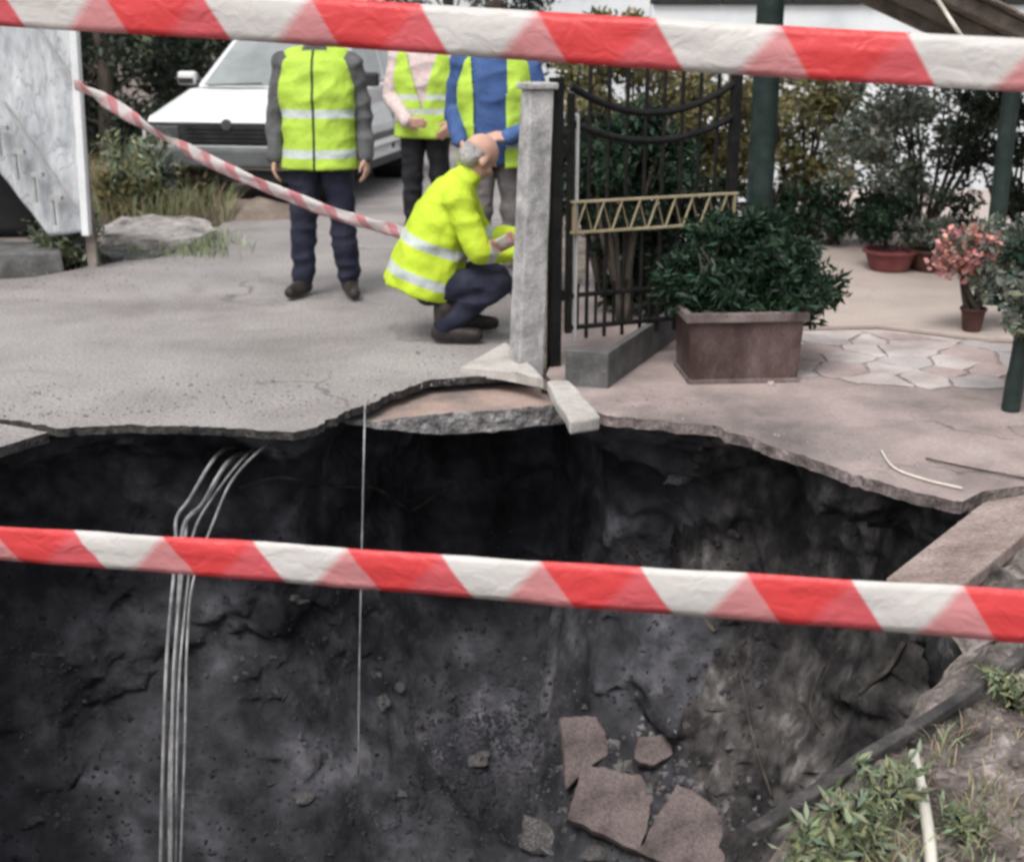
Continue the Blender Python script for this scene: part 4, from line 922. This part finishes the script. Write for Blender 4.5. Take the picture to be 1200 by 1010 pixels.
tree((-3.2,18.2,ZG), 4.4, 1.9, 100, 120, .30, .10, 'leaf_dark', 'dark evergreen tree behind the windscreen of the car', low=-.5)
tree((-6.8,16.0,ZG), 4.4, 1.9, 100, 120, .34, .12, 'leaf_dark', 'dark evergreen tree farthest along the verge behind the hoarding', low=-.5)
tree((-8.6,19.5,ZG), 5.0, 2.4, 120, 130, .42, .13, 'leaf_dark', 'big dark tree deep behind the hoarding', low=-.5)
tree((-5.4,20.5,ZG), 5.0, 2.4, 120, 130, .42, .13, 'leaf_dark', 'big dark tree filling the gap between the evergreens', low=-.5)
tree((-0.9,19.0,ZG), 4.0, 1.5, 90, 110, .30, .10, 'leaf_dark', 'dark tree behind the two workers at the car', low=-.5)
tree((8.6,16.5,ZG), 4.5, 2.2, 110, 120, .36, .12, 'leaf_dark', 'dark tree behind the garden wall and awning', low=-.4)
tree((7.4,10.5,0.0), 3.2, 1.2, 90, 110, .25, .08, 'leaf_grey', 'grey green tree beside the wooden awning', low=-.4)

# ================================================================== WHITE CAR
def build_car(loc, rz):
    c = empty('parked_car', loc, rz); W2 = .79
    prof = [(-1.78,.30),(-1.85,.36),(-1.87,.52),(-1.84,.74),(-1.76,.79),(-.86,.97),(1.60,1.01),(1.80,.93),(1.86,.52),(1.80,.30)]
    def arch_(cy): return [(cy + .33 * math.cos(a), .27 + .33 * math.sin(a)) for a in [math.pi * i / 12 for i in range(13)]]
    prof += arch_(1.16) + arch_(-1.20)
    bm = bmesh.new(); L = []; Rr = []
    for (y, z) in prof:
        w = W2 - (.03 if z > .9 else 0) - (.035 if z < .4 else 0) - max(0, (-y - 1.55)) * .22 - max(0, y - 1.6) * .15
        L.append(bm.verts.new((-w, y, z))); Rr.append(bm.verts.new((w, y, z)))
    n = len(L)
    for i in range(n): bm.faces.new((L[i], L[(i+1)%n], Rr[(i+1)%n], Rr[i]))
    fl, fr = bm.faces.new(L[::-1]), bm.faces.new(Rr)
    bm_obj('body', bm, 'car_white', c, bevel=.035, seg=3)
    # roof and pillars
    bb = [(-.70,-.88,.975),(.70,-.88,.975),(.70,1.66,1.0),(-.70,1.66,1.0)]; tt = [(-.56,-.18,1.42),(.56,-.18,1.42),(.56,1.28,1.43),(-.56,1.28,1.43)]
    bm = bmesh.new(); B = [bm.verts.new(v) for v in bb]; T = [bm.verts.new(v) for v in tt]
    bm.faces.new(B[::-1]); bm.faces.new(T)
    for i in range(4): bm.faces.new((B[i], B[(i+1)%4], T[(i+1)%4], T[i]))
    bm_obj('cabin', bm, 'car_white', c, bevel=.05, seg=3)
    def panel(name, quad, m, inset, out=.006, parent=c, th=.006):
        q = [Vector(v) for v in quad]; cen = sum(q, Vector()) / 4; nrm = (q[1]-q[0]).cross(q[3]-q[0]).normalized()
        bm = bmesh.new(); a = [bm.verts.new(v + (cen - v).normalized() * inset + nrm * out) for v in q]; f = bm.faces.new(a)
        r = bmesh.ops.extrude_face_region(bm, geom=[f]); [setattr(v, 'co', v.co - nrm * (th + out)) for v in r['geom'] if isinstance(v, bmesh.types.BMVert)]
        return bm_obj(name, bm, m, parent, bevel=.003, seg=1)
    def lerp4(q, u0, u1, v0, v1):
        q = [Vector(v) for v in q]; f = lambda u, v: (q[0].lerp(q[1], u)).lerp(q[3].lerp(q[2], u), v)
        return [f(u0, v0), f(u1, v0), f(u1, v1), f(u0, v1)]
    ws = [bb[0], bb[1], tt[1], tt[0]]; wsp = panel('windscreen', lerp4(ws, .055, .945, .05, .93), 'car_glass', .0)
    for s, x0 in ((.1, .0), (.55, .0)):
        w = lerp4(ws, s, s + .36, .03, .08); bm = bmesh.new(); tube(bm, [w[0] + Vector((0,-.02,.01)), w[1] + Vector((0,-.02,.03))], .008, 6); bm_obj('wiper', bm, 'car_dark', wsp)
    panel('rear_window', lerp4([bb[2], bb[3], tt[3], tt[2]], .07, .93, .12, .92), 'car_glass', 0)
    for side, q in (('l', [bb[3], bb[0], tt[0], tt[3]]), ('r', [bb[1], bb[2], tt[2], tt[1]])):
        for u0, u1 in ((.06,.5),(.54,.92)):
            if side == 'l': u0, u1 = 1 - u1, 1 - u0
            panel('side_window', lerp4(q, u0, u1, .1, .9), 'car_glass', 0)
    # front
    bm = bmesh.new(); box(bm, (0,-1.845,.655), (1.44,.05,.185)); gr = bm_obj('grille', bm, 'car_dark', c, bevel=.012)
    for z in (.60,.635,.67,.705):
        bm = bmesh.new(); box(bm, (0,-1.874,z), (.72,.012,.012)); bm_obj('grille_slat', bm, 'rubber', gr)
    bm = bmesh.new(); tube(bm, [(0,-1.866,.735),(0,-1.888,.735)], .045, 16); bm_obj('badge', bm, 'chrome', c)
    for s in (-1, 1):
        bm = bmesh.new(); box(bm, (s*.56,-1.868,.655), (.27,.03,.13)); bm_obj('headlight', bm, 'headlamp', c, bevel=.01)
        bm = bmesh.new(); box(bm, (s*.735,-1.80,.655), (.045,.10,.11)); bm_obj('indicator', bm, 'lamp_glass', c, bevel=.01)
        bm = bmesh.new(); box(bm, (s*.86,-.62,1.05), (.17,.09,.12)); mi = bm_obj('wing_mirror', bm, 'car_white' if s < 0 else 'car_dark', c, bevel=.025, seg=3)
        bm = bmesh.new(); box(bm, (s*.745,-.62,1.02), (.09,.03,.03)); bm_obj('mirror_arm', bm, 'car_dark', mi)
        bm = bmesh.new(); box(bm, (s*.86,-.668,1.03), (.14,.012,.05)); bm_obj('mirror_base', bm, 'car_dark', mi)
        bm = bmesh.new(); box(bm, (s*.80,.0,.52), (.02,2.0,.06)); bm_obj('side_moulding', bm, 'car_grey', c, bevel=.006)
        bm = bmesh.new(); box(bm, (s*.772,0,.275), (.03,1.66,.07)); bm_obj('sill', bm, 'car_dark', c, bevel=.006)
        for y0 in (.28,):
            bm = bmesh.new(); box(bm, (s*.775,y0,.88), (.02,.16,.035)); bm_obj('door_handle', bm, 'car_dark', c, bevel=.006)
        for y0 in (-.72, .42):
            bm = bmesh.new(); box(bm, (s*.779,y0,.66), (.025,.008,.60)); bm_obj('door_gap', bm, 'car_dark', c)
        for cy in (-1.20, 1.16):
            w = empty('wheel', (s*.69, cy, .27), 0, c); bm = bmesh.new(); rg = []
            for r_, x_ in ((.18,-.085),(.25,-.09),(.275,-.065),(.28,0),(.275,.065),(.25,.09),(.18,.085)): rg.append([bm.verts.new((x_, r_*math.cos(a*math.pi/14), r_*math.sin(a*math.pi/14))) for a in range(28)])
            for a, b in zip(rg, rg[1:]):
                for k in range(28): bm.faces.new((a[k], a[(k+1)%28], b[(k+1)%28], b[k]))
            bm_obj('tyre', bm, 'rubber', w, smooth=True); bm = bmesh.new(); tube(bm, [(-.07,0,0),(.07,0,0)], .185, 24); tube(bm, [(s*.07,0,0),(s*.085,0,0)], .06, 12); bm_obj('rim', bm, 'car_grey', w)
            bm = bmesh.new(); tube(bm, [(s*.755 - s*.35, cy, .29),(s*.745, cy, .29)], .315, 24); bm_obj('wheel_well', bm, 'car_dark', c)
    bm = bmesh.new(); box(bm, (0,-1.85,.47), (1.54,.16,.17)); bu = bm_obj('bumper', bm, 'car_grey', c, bevel=.035, seg=3)
    bm = bmesh.new(); box(bm, (0,-1.80,.32), (1.40,.10,.12)); bm_obj('lower_valance', bm, 'car_dark', c, bevel=.02)
    bm = bmesh.new(); box(bm, (0,1.86,.47), (1.54,.14,.17)); bm_obj('bumper', bm, 'car_grey', c, bevel=.03)
    c.scale = (1.06,) * 3
    # orange and blue lettering band on the doors seen as coloured dashes
    return tag(c, 'white hatchback with grey bumpers parked behind the workers', 'car')
fc = at(272, 150, 11.5); ry = R(-10)
ctr = Vector((fc.x, fc.y, 0)) + Vector((-math.sin(ry) * 1.87, math.cos(ry) * 1.87, 0))
build_car((ctr.x, ctr.y, 0.0), ry)

# ================================================================== PEOPLE
def capsule(bm, a, b, r1, r2, n=14):
    a, b = Vector(a), Vector(b); d = b - a; L = d.length; d = d / L if L > 1e-6 else Vector((0,0,1)); x, y = frame(d); rings = []
    for k in range(1, 5): t = -math.pi/2 + math.pi/2 * k / 4; rings.append((a + d * r1 * math.sin(t), r1 * math.cos(t)))
    for k in range(0, 4): t = math.pi/2 * k / 4; rings.append((b + d * r2 * math.sin(t), r2 * math.cos(t)))
    vr = [[bm.verts.new(p + (x * math.cos(2*math.pi*i/n) + y * math.sin(2*math.pi*i/n)) * r) for i in range(n)] for p, r in rings]
    for p, q in zip(vr, vr[1:]):
        for i in range(n): bm.faces.new((p[i], p[(i+1)%n], q[(i+1)%n], q[i]))
    s = bm.verts.new(a - d * r1); e_ = bm.verts.new(b + d * r2)
    for i in range(n): bm.faces.new((s, vr[0][(i+1)%n], vr[0][i])); bm.faces.new((e_, vr[-1][i], vr[-1][(i+1)%n]))
def loft(bm, secs, n=24):
    """secs: (centre, side axis, front axis, half width, half depth)"""
    vr = [[bm.verts.new(Vector(c) + sx * math.copysign(abs(math.cos(t)) ** .85, math.cos(t)) * w + fx * math.copysign(abs(math.sin(t)) ** .85, math.sin(t)) * dd) for t in [2*math.pi*i/n for i in range(n)]] for c, sx, fx, w, dd in secs]
    for p, q in zip(vr, vr[1:]):
        for i in range(n): bm.faces.new((p[i], p[(i+1)%n], q[(i+1)%n], q[i]))
    bm.faces.new(vr[0][::-1]); bm.faces.new(vr[-1])
def ell(bm, c, r, rot=None, sub=3):
    k = bmesh.ops.create_icosphere(bm, subdivisions=sub, radius=1)['verts']
    for v in k:
        q = Vector((v.co.x * r[0], v.co.y * r[1], v.co.z * r[2]))
        v.co = (rot @ q if rot is not None else q) + Vector(c)
def fuse(name, bm, m, parent, vox=.011, smooth=5, fold=0.0, fsc=9, band=None, seam=None, cut=None, solid=0.0):
    """weld the overlapping volumes of bm into one continuous skin"""
    bmesh.ops.recalc_face_normals(bm, faces=bm.faces)
    t = bpy.data.meshes.new('t'); bm.to_mesh(t); bm.free(); o = bpy.data.objects.new('t', t); ts = bpy.data.scenes.new('workshop'); ts.collection.objects.link(o)
    k = o.modifiers.new('r', 'REMESH'); k.mode = 'VOXEL'; k.voxel_size = vox
    if smooth: s = o.modifiers.new('s', 'SMOOTH'); s.factor = .5; s.iterations = smooth
    vl = ts.view_layers[0]; vl.update(); me = bpy.data.meshes.new_from_object(o.evaluated_get(vl.depsgraph)); me.name = name
    bpy.data.objects.remove(o); bpy.data.meshes.remove(t); bpy.data.scenes.remove(ts)
    if fold:
        nrm_ = [v.normal.copy() for v in me.vertices]
        for v, vn in zip(me.vertices, nrm_):
            q = Vector((v.co.x, v.co.y, v.co.z)); f_ = 1 - abs(noise.noise(Vector((q.x * fsc * .7 + q.z * 2.2, q.y * fsc * .7, q.z * fsc * 1.5 - q.x * 2)))) * 3
            v.co = q + vn * fold * (f_ * .8 + noise.noise(q * fsc * 2.3) * .6)
    if cut:
        b2 = bmesh.new(); b2.from_mesh(me); dl = [f for f in b2.faces if cut(f.calc_center_median(), f.normal)]; bmesh.ops.delete(b2, geom=dl, context='FACES'); b2.to_mesh(me); b2.free()
    for nm, fn in (('band', band), ('seam', seam)):
        if fn:
            at_ = me.attributes.new(nm, 'FLOAT', 'POINT'); at_.data.foreach_set('value', [fn(v.co) for v in me.vertices])
        elif m.startswith('hivis'):
            at_ = me.attributes.new(nm, 'FLOAT', 'POINT'); at_.data.foreach_set('value', [1.0] * len(me.vertices))
    me.materials.clear(); o = link(name, me, m, parent, smooth=True)
    if solid: k = o.modifiers.new('solid', 'SOLIDIFY'); k.thickness = solid; k.offset = 0
    return o
def head(bm, c, face, up, s=1.0, ears=True):
    face = Vector(face).normalized(); up = (Vector(up) - face * Vector(up).dot(face)).normalized(); side = face.cross(up); rot = Matrix((side, face, up)).transposed(); c = Vector(c)
    T = lambda x, y, z: c + (side * x + face * y + up * z) * s
    ell(bm, T(0,-.012,.03), (.074*s,.094*s,.088*s), rot); ell(bm, T(0,.022,-.04), (.058*s,.062*s,.075*s), rot); ell(bm, T(0,.05,-.085), (.03*s,.028*s,.024*s), rot, 2)
    capsule(bm, T(0,.082,.015), T(0,.106,-.022), .010*s, .015*s, 8)                        # nose
    for k in (-1, 1):
        ell(bm, T(k*.075,-.012,-.005), (.010*s,.022*s,.032*s), rot, 2)                    # ear
        ell(bm, T(k*.030,.076,.022), (.022*s,.012*s,.008*s), rot, 2)                      # brow
        ell(bm, T(k*.040,.055,-.02), (.024*s,.024*s,.022*s), rot, 2)                      # cheek
    ell(bm, T(0,.082,-.052), (.026*s,.012*s,.011*s), rot, 2)                              # lips
    return T, rot
def hand(bm, w, d, pn, curl=.35, s=1.0):
    """palm + four unequal bent fingers + thumb from the side of the palm. d: along the hand, pn: palm normal"""
    d = Vector(d).normalized(); pn = (Vector(pn) - d * Vector(pn).dot(d)).normalized(); sd_ = d.cross(pn); w = Vector(w)
    for k in (-.028, -.009, .010, .028): capsule(bm, w + sd_ * k * .6, w + d * .085 * s + sd_ * k, .017, .014, 8)
    for k, L in ((-.033,.070), (-.011,.082), (.011,.078), (.032,.060)):
        a = w + d * .085 * s + sd_ * k; b = a + (d * math.cos(curl) + pn * math.sin(curl)) * L * .5; e_ = b + (d * math.cos(curl*2.2) + pn * math.sin(curl*2.2)) * L * .5
        capsule(bm, a, b, .0095, .009, 8); capsule(bm, b, e_, .009, .0075, 8)
    a = w + d * .025 - sd_ * .03; b = a + (d * .7 - sd_ * .6 + pn * .35).normalized() * .045; capsule(bm, a, b, .013, .011, 8); capsule(bm, b, b + (d * .95 + pn * .3 - sd_ * .1).normalized() * .035, .011, .009, 8)

def person(label, loc, rz, J, O):
    e = empty('person', loc, rz); V = Vector
    spine = [V(p) for p in J['spine']]                      # pelvis, waist, chest, shoulder line, neck base
    lat = V(J.get('lat', (1,0,0)))
    def secs(g, dims, ext=None):
        out = []
        for i, p in enumerate(spine):
            d = (spine[min(i+1, len(spine)-1)] - spine[max(i-1, 0)]).normalized(); fx = d.cross(lat).normalized()
            out.append((p, lat, fx, dims[i][0] + g, dims[i][1] + g))
        return out
    dims = J.get('dims', [(.165,.115),(.155,.105),(.175,.12),(.165,.095),(.065,.06)])
    # --- body: one continuous skin
    bm = bmesh.new(); loft(bm, secs(-.02, dims)); capsule(bm, spine[-1] - V((0,0,.03)), V(J['head']) - V(J['up']) * .06, .055, .052)
    T, rot = head(bm, J['head'], J['face'], J['up'], J.get('hs', 1.0))
    for k in (0, 1):
        capsule(bm, J['sh'][k], J['el'][k], .045, .038); capsule(bm, J['el'][k], J['wr'][k], .038, .027); hand(bm, J['wr'][k], J['hd'][k], J['pn'][k], J.get('curl', .35))
        capsule(bm, J['hip'][k], J['kn'][k], .07, .048); capsule(bm, J['kn'][k], J['an'][k], .048, .034); capsule(bm, V(J['an'][k]) + V((0,0,-.03)), V(J['an'][k]) + V(J['toe'][k]) * .12 + V((0,0,-.045)), .035, .028)
    fuse('body', bm, 'skin', e, .0085, 3)
    # eyes
    for k in (-1, 1):
        bm = bmesh.new(); ell(bm, T(k*.030,.080,.004), (.013,.010,.008), rot, 2); bm_obj('eye', bm, 'hair_dark', e, smooth=True)
    # --- trousers
    bm = bmesh.new(); s0 = secs(-.006, dims)[:2]; loft(bm, [s0[0], (spine[0].lerp(spine[1], .55), *s0[1][1:])]); ell(bm, spine[0], (.16,.12,.10))
    tw = O.get('tw', 1.0)
    for k in (0, 1): capsule(bm, J['hip'][k], J['kn'][k], .098*tw, .072*tw); capsule(bm, J['kn'][k], V(J['an'][k]) + (V(J['kn'][k]) - V(J['an'][k])).normalized() * .02, .072*tw, .062*tw)
    fuse('trousers', bm, O['trousers'], e, .010, 5, fold=.013, fsc=6.5)
    # --- footwear
    for k in (0, 1):
        a = V(J['an'][k]); t = V(J['toe'][k]).normalized(); sole = a.z - .085; bm = bmesh.new()
        capsule(bm, a + V((0,0,.09)), a + V((0,0,-.03)), .058, .055); capsule(bm, a - t * .03 + V((0,0,-.045)), a + t * .09 + V((0,0,-.042)), .046, .047); capsule(bm, a + t * .09 + V((0,0,-.045)), a + t * .17 + V((0,0,-.05)), .047, .037)
        fuse('shoe', bm, 'leather', e, .009, 4)
    # --- upper garment with sleeves
    bm = bmesh.new(); sc_ = secs(.014, dims); hem = O.get('hem', 0.0)
    if hem: d = (spine[1] - spine[0]).normalized(); sc_ = [(spine[0] - d * hem, *sc_[0][1:])] + sc_
    loft(bm, sc_); capsule(bm, spine[-1] - V(J['up']) * .02, spine[-1] + V(J['up']) * .035, .072, .068)
    sw = O.get('sw', 1.0)
    for k in (0, 1):
        capsule(bm, J['sh'][k], J['el'][k], .072*sw, .058*sw); capsule(bm, J['el'][k], V(J['wr'][k]), .058*sw, .045*sw); capsule(bm, spine[3], J['sh'][k], .085, .075*sw)
    fuse('jacket', bm, O['top'], e, .010, 5, fold=.012, fsc=6, band=O.get('jband'), seam=None)
    # --- vest
    if 'vest' in O:
        bm = bmesh.new(); vs_ = secs(.030, dims)[:-1]; d = (spine[1] - spine[0]).normalized(); vs_ = [(spine[0] - d * O['vest']['hem'], vs_[0][1], vs_[0][2], vs_[0][3] + .016, vs_[0][4] + .016)] + vs_
        top = spine[3].lerp(spine[4], .75); vs_.append((top, lat, vs_[-1][2], .085, .085)); loft(bm, vs_)
        for k in (0, 1): capsule(bm, spine[3] + V((0,0,.005)), spine[3].lerp(V(J['sh'][k]), .72) + V((0,0,.018)), .092, .072)
        fuse('vest', bm, 'hivis', e, .009, 4, fold=.010, fsc=6, band=O['vest'].get('band'), seam=O['vest'].get('seam'), cut=O['vest'].get('cut'), solid=.006)
    # --- hair
    if O.get('hair'):
        bm = bmesh.new(); ell(bm, T(0,-.022,.042), (.079,.094,.086), rot); ell(bm, T(0,-.055,-.02), (.068,.05,.06), rot)
        h = O['hair']; face = V(J['face']).normalized(); up = V(J['up']).normalized(); hc = V(J['head'])
        cutf = (lambda c, n: (c - hc).dot(face) > .045 and (c - hc).dot(up) < .075) if h != 'fringe' else (lambda c, n: (c - hc).dot(up) > .030 or (c - hc).dot(face) > .0)
        fuse('hair', bm, O['haircol'], e, .008, 3, fold=.004, fsc=30, cut=cutf, solid=.004)
    return tag(e, label, 'person')
def zband(*zs, w=.05): return lambda p: min(abs(p.z - z) for z in zs) - w / 2

stand = dict(spine=[(0,0,.93),(0,.005,1.06),(0,.01,1.22),(0,.02,1.40),(0,.02,1.475)], head=(0,-.01,1.615), face=(0,-1,-.12), up=(0,-.1,1),
    sh=[(-.195,.02,1.385),(.195,.02,1.385)], el=[(-.262,.035,1.10),(.262,.035,1.10)], wr=[(-.275,-.02,.855),(.275,-.02,.855)], hd=[(-.05,-.12,-1),(.05,-.12,-1)], pn=[(1,.1,0),(-1,.1,0)],
    hip=[(-.09,0,.88),(.09,0,.88)], kn=[(-.115,-.015,.48),(.115,-.015,.48)], an=[(-.145,.01,.10),(.145,.01,.10)], toe=[(-.3,-1,0),(.35,-1,0)],
    dims=[(.185,.13),(.185,.125),(.20,.13),(.175,.10),(.065,.06)])
# man standing on the road
person('man with closed hi-vis vest over a grey jacket standing on the road', G(383,347), R(-3), stand, dict(trousers='cloth_navy', top='cloth_grey', hair='short', haircol='hair_dark', tw=1.08,
    vest=dict(hem=.15, band=zband(.875, 1.105, w=.05), seam=lambda p: (abs(p.x + .004) - .008) if p.y < 0 else 1.0, cut=lambda c, n: c.z < .785 and abs(n.z) > .6)))
# person in an open vest behind
def vcut(w0, w1, z0, z1, sh=0.0):
    return lambda c, n: (c.y < .01 and abs(c.x + sh) < (w0 + (w1 - w0) * (c.z - z0) / (z1 - z0)) and c.z > z0 - .0) or (c.z < .80 and abs(n.z) > .6)
st2 = dict(stand); st2.update(el=[(-.25,-.02,1.10),(.255,.0,1.10)], wr=[(-.10,-.24,.94),(.22,-.14,.92)], hd=[(.8,-.3,-.1),(-.4,-.5,-.6)], pn=[(0,1,.2),(-.6,.5,0)], an=[(-.11,.01,.10),(.11,.01,.10)], kn=[(-.10,-.015,.48),(.10,-.015,.48)])
person('person with a vest open over a pale patterned shirt and black trousers', G(508,270) + Vector((0,-.75,0)), R(-6), st2, dict(trousers='cloth_black', top='cloth_pattern', hair='short', haircol='hair_dark', hem=.05,
    vest=dict(hem=.12, band=lambda p: 1.0 if p.z > 1.2 else min(abs(p.z - 1.0), abs(p.z - 1.1)) - .02, cut=vcut(.0, .12, 1.02, 1.42))))
# person in a blue jacket
st3 = dict(stand); st3.update(el=[(-.25,.06,1.12),(.28,-.06,1.05)], wr=[(-.22,-.12,.95),(.06,-.23,.98)], hd=[(.2,-.6,-.6),(-1,-.25,.05)], pn=[(1,.2,0),(0,.6,-.8)], an=[(-.11,.01,.10),(.11,.01,.10)], kn=[(-.10,-.015,.48),(.10,-.015,.48)])
person('person with a vest open over a blue hooded jacket, arm bent', Vector((at(581,150,7.85).x, 7.85, 0.0)), R(5), st3, dict(trousers='cloth_greytrouser', top='cloth_blue', hair='short', haircol='hair_dark', hem=.12,
    vest=dict(hem=.14, band=zband(.93, w=.05), cut=vcut(.085, .105, .70, 1.42, .045))))
# crouching worker: faces the pier
def jb(p):
    ax = Vector((0,-.34,.94)); s = (Vector(p) - Vector((0,.12,.28))).dot(ax)
    b = min(abs(s - .06), abs(s - .235)) - .026
    for sx in (-1, 1):                                        # one band on each forearm, one on the shoulder
        a, q = Vector((sx*.235,-.17,.50)), Vector((sx*.17,-.315,.475)); t = (Vector(p) - a).dot((q - a).normalized()); rad = (Vector(p) - a - (q - a).normalized() * t).length
        if rad < .085 and p[1] < -.12: b = min(1.0, abs(t - .055) - .022)
    return b
crouch = dict(spine=[(0,.13,.33),(0,.085,.46),(0,.035,.62),(0,-.04,.78),(0,-.09,.838)], head=(.01,-.165,.945), face=(.5,-.62,-.62), up=(.2,-.6,.76), hs=1.06,
    sh=[(-.185,-.06,.755),(.185,-.06,.755)], el=[(-.235,-.17,.50),(.235,-.17,.50)], wr=[(-.17,-.335,.475),(.17,-.335,.52)], hd=[(.2,-1,0),(-.2,-1,.05)], pn=[(.8,0,-.5),(-.8,0,-.5)],
    hip=[(-.095,.10,.30),(.095,.10,.30)], kn=[(-.15,-.27,.33),(.15,-.25,.30)], an=[(-.13,.02,.10),(.12,-.06,.10)], toe=[(-.12,-1,0),(.1,-1,0)], curl=.5,
    dims=[(.215,.185),(.205,.17),(.195,.145),(.165,.105),(.07,.065)])
dq = G(512, 402)
person('worker in a yellow hi-vis jacket crouching at the foot of the pier', (-.335, dq.y + .12, 0), R(90), crouch, dict(trousers='cloth_navy', top='hivis_jacket', hair='fringe', haircol='hair_grey', hem=.07, sw=1.05, jband=jb, tw=.98))

# ================================================================== BARRIER TAPES AND THEIR STAKES
def tape(name, pts, width, m, label, twist=lambda t: 0.0, sub=24, wob=.005, wfn=lambda t: 1.0, start=None):
    sp = spline(pts, sub); n = len(sp); u0 = 0.0
    if start is not None:                # where along the film the first red stripe begins
        acc = 0.0
        for a_, b_ in zip(sp, sp[1:]):
            if a_.x <= start[0] < b_.x: break
            acc += (b_ - a_).length
        u0 = start[1] * .18 - acc
    bm = bmesh.new(); uvl = bm.loops.layers.uv.new('UVMap'); rows = []; L = 0.0; K = 6
    for i, p in enumerate(sp):
        if i: L += (p - sp[i-1]).length
        d = (sp[min(i+1, n-1)] - sp[max(i-1, 0)]).normalized(); up = (Vector((0,0,1)) - d * d.z).normalized(); out = d.cross(up); a = twist(i / (n-1)); w = up * math.cos(a) + out * math.sin(a); nn = d.cross(w)
        ww = width * wfn(i / (n - 1))
        rows.append([(bm.verts.new(p + w * ww * (k / K - .5) + nn * (wob * math.sin(k / K * 3.1) + wob * 1.1 * noise.noise(Vector((L * 6, k * .5, width * 40))) + wob * .45 * noise.noise(Vector((L * 26, k * .9, width * 70))))), L + u0, k / K) for k in range(K + 1)])
    for a, b in zip(rows, rows[1:]):
        for k in range(K):
            q = (a[k], a[k+1], b[k+1], b[k]); f = bm.faces.new([x[0] for x in q])
            for lp, x in zip(f.loops, q): lp[uvl].uv = (x[1], x[2])
    me = bpy.data.meshes.new(name); bm.to_mesh(me); bm.free(); o = link(name, me, m, smooth=True)
    k = o.modifiers.new('solid', 'SOLIDIFY'); k.thickness = .0008
    return tag(o, label, 'barrier tape')
def dp(x, y, depth): return Vector((0,0,CAM_H)) + ray(x, y) * depth
def depth_lin(x, d0, d1): return 1 / (1/d0 + (1/d1 - 1/d0) * x / 1200)
up_pts = [dp(x, y, depth_lin(x, 2.45, 2.10)) for x, y in ((-620,-44),(-300,-20),(0,4),(300,21),(600,41),(900,60),(1200,77),(1500,92),(1780,104))]
lo_pts = [dp(x, y, depth_lin(x, 2.48, 2.15)) for x, y in ((-480,604),(-200,622),(0,636),(300,657),(600,680),(900,701),(1200,722),(1480,742))]
tape('barrier_tape', up_pts, .084, 'tape_high', 'red and white barrier tape stretched at head height across the hole', start=(dp(365, 10, depth_lin(365, 2.45, 2.10)).x, .42))
tape('barrier_tape', lo_pts, .085, 'tape_low', 'red and white barrier tape stretched low across the hole', start=(dp(206, 640, depth_lin(206, 2.48, 2.15)).x, .36), wfn=lambda t: .70 + .50 * t)
th = [at(88,98,8.6), at(130,122,8.45), at(200,165,8.15), at(280,205,7.7), at(383,247,7.45), at(440,264,7.25), at(480,275,7.05), at(560,292,6.6), Vector((.02,6.19,.62))]
tape('barrier_tape', th, .105, 'tape_twist', 'thin twisted barrier tape running from the hoarding to the gate pier', twist=lambda t: .35 + .5 * math.sin(t * 34) * (.5 + .5 * math.sin(t * 9)), sub=14, wob=.012, wfn=lambda t: .95 - .25 * t)
def stake(p_top, label):
    e = empty('tape_stake', (p_top.x, p_top.y, ZG)); H = p_top.z - ZG + .12; bm = bmesh.new(); tube(bm, [(0,0,-.2),(0,0,H)], .011, 10); bm_obj('rod', bm, 'stake', e)
    bm = bmesh.new(); tube(bm, [(0,0,H-.03),(0,0,H+.012),(0,0,H+.022)], [.02,.022,.012], 12); bm_obj('safety_cap', bm, 'red_pot', e, smooth=True)
    return tag(e, label, 'stake', 'stakes holding the barrier tape')
stake(up_pts[0], 'steel stake with red cap left of the hole, holding the high tape'); stake(lo_pts[0], 'short steel stake left of the hole, holding the low tape')
stake(up_pts[-1], 'steel stake with red cap right of the hole, holding the high tape'); stake(lo_pts[-1], 'short steel stake right of the hole, holding the low tape')
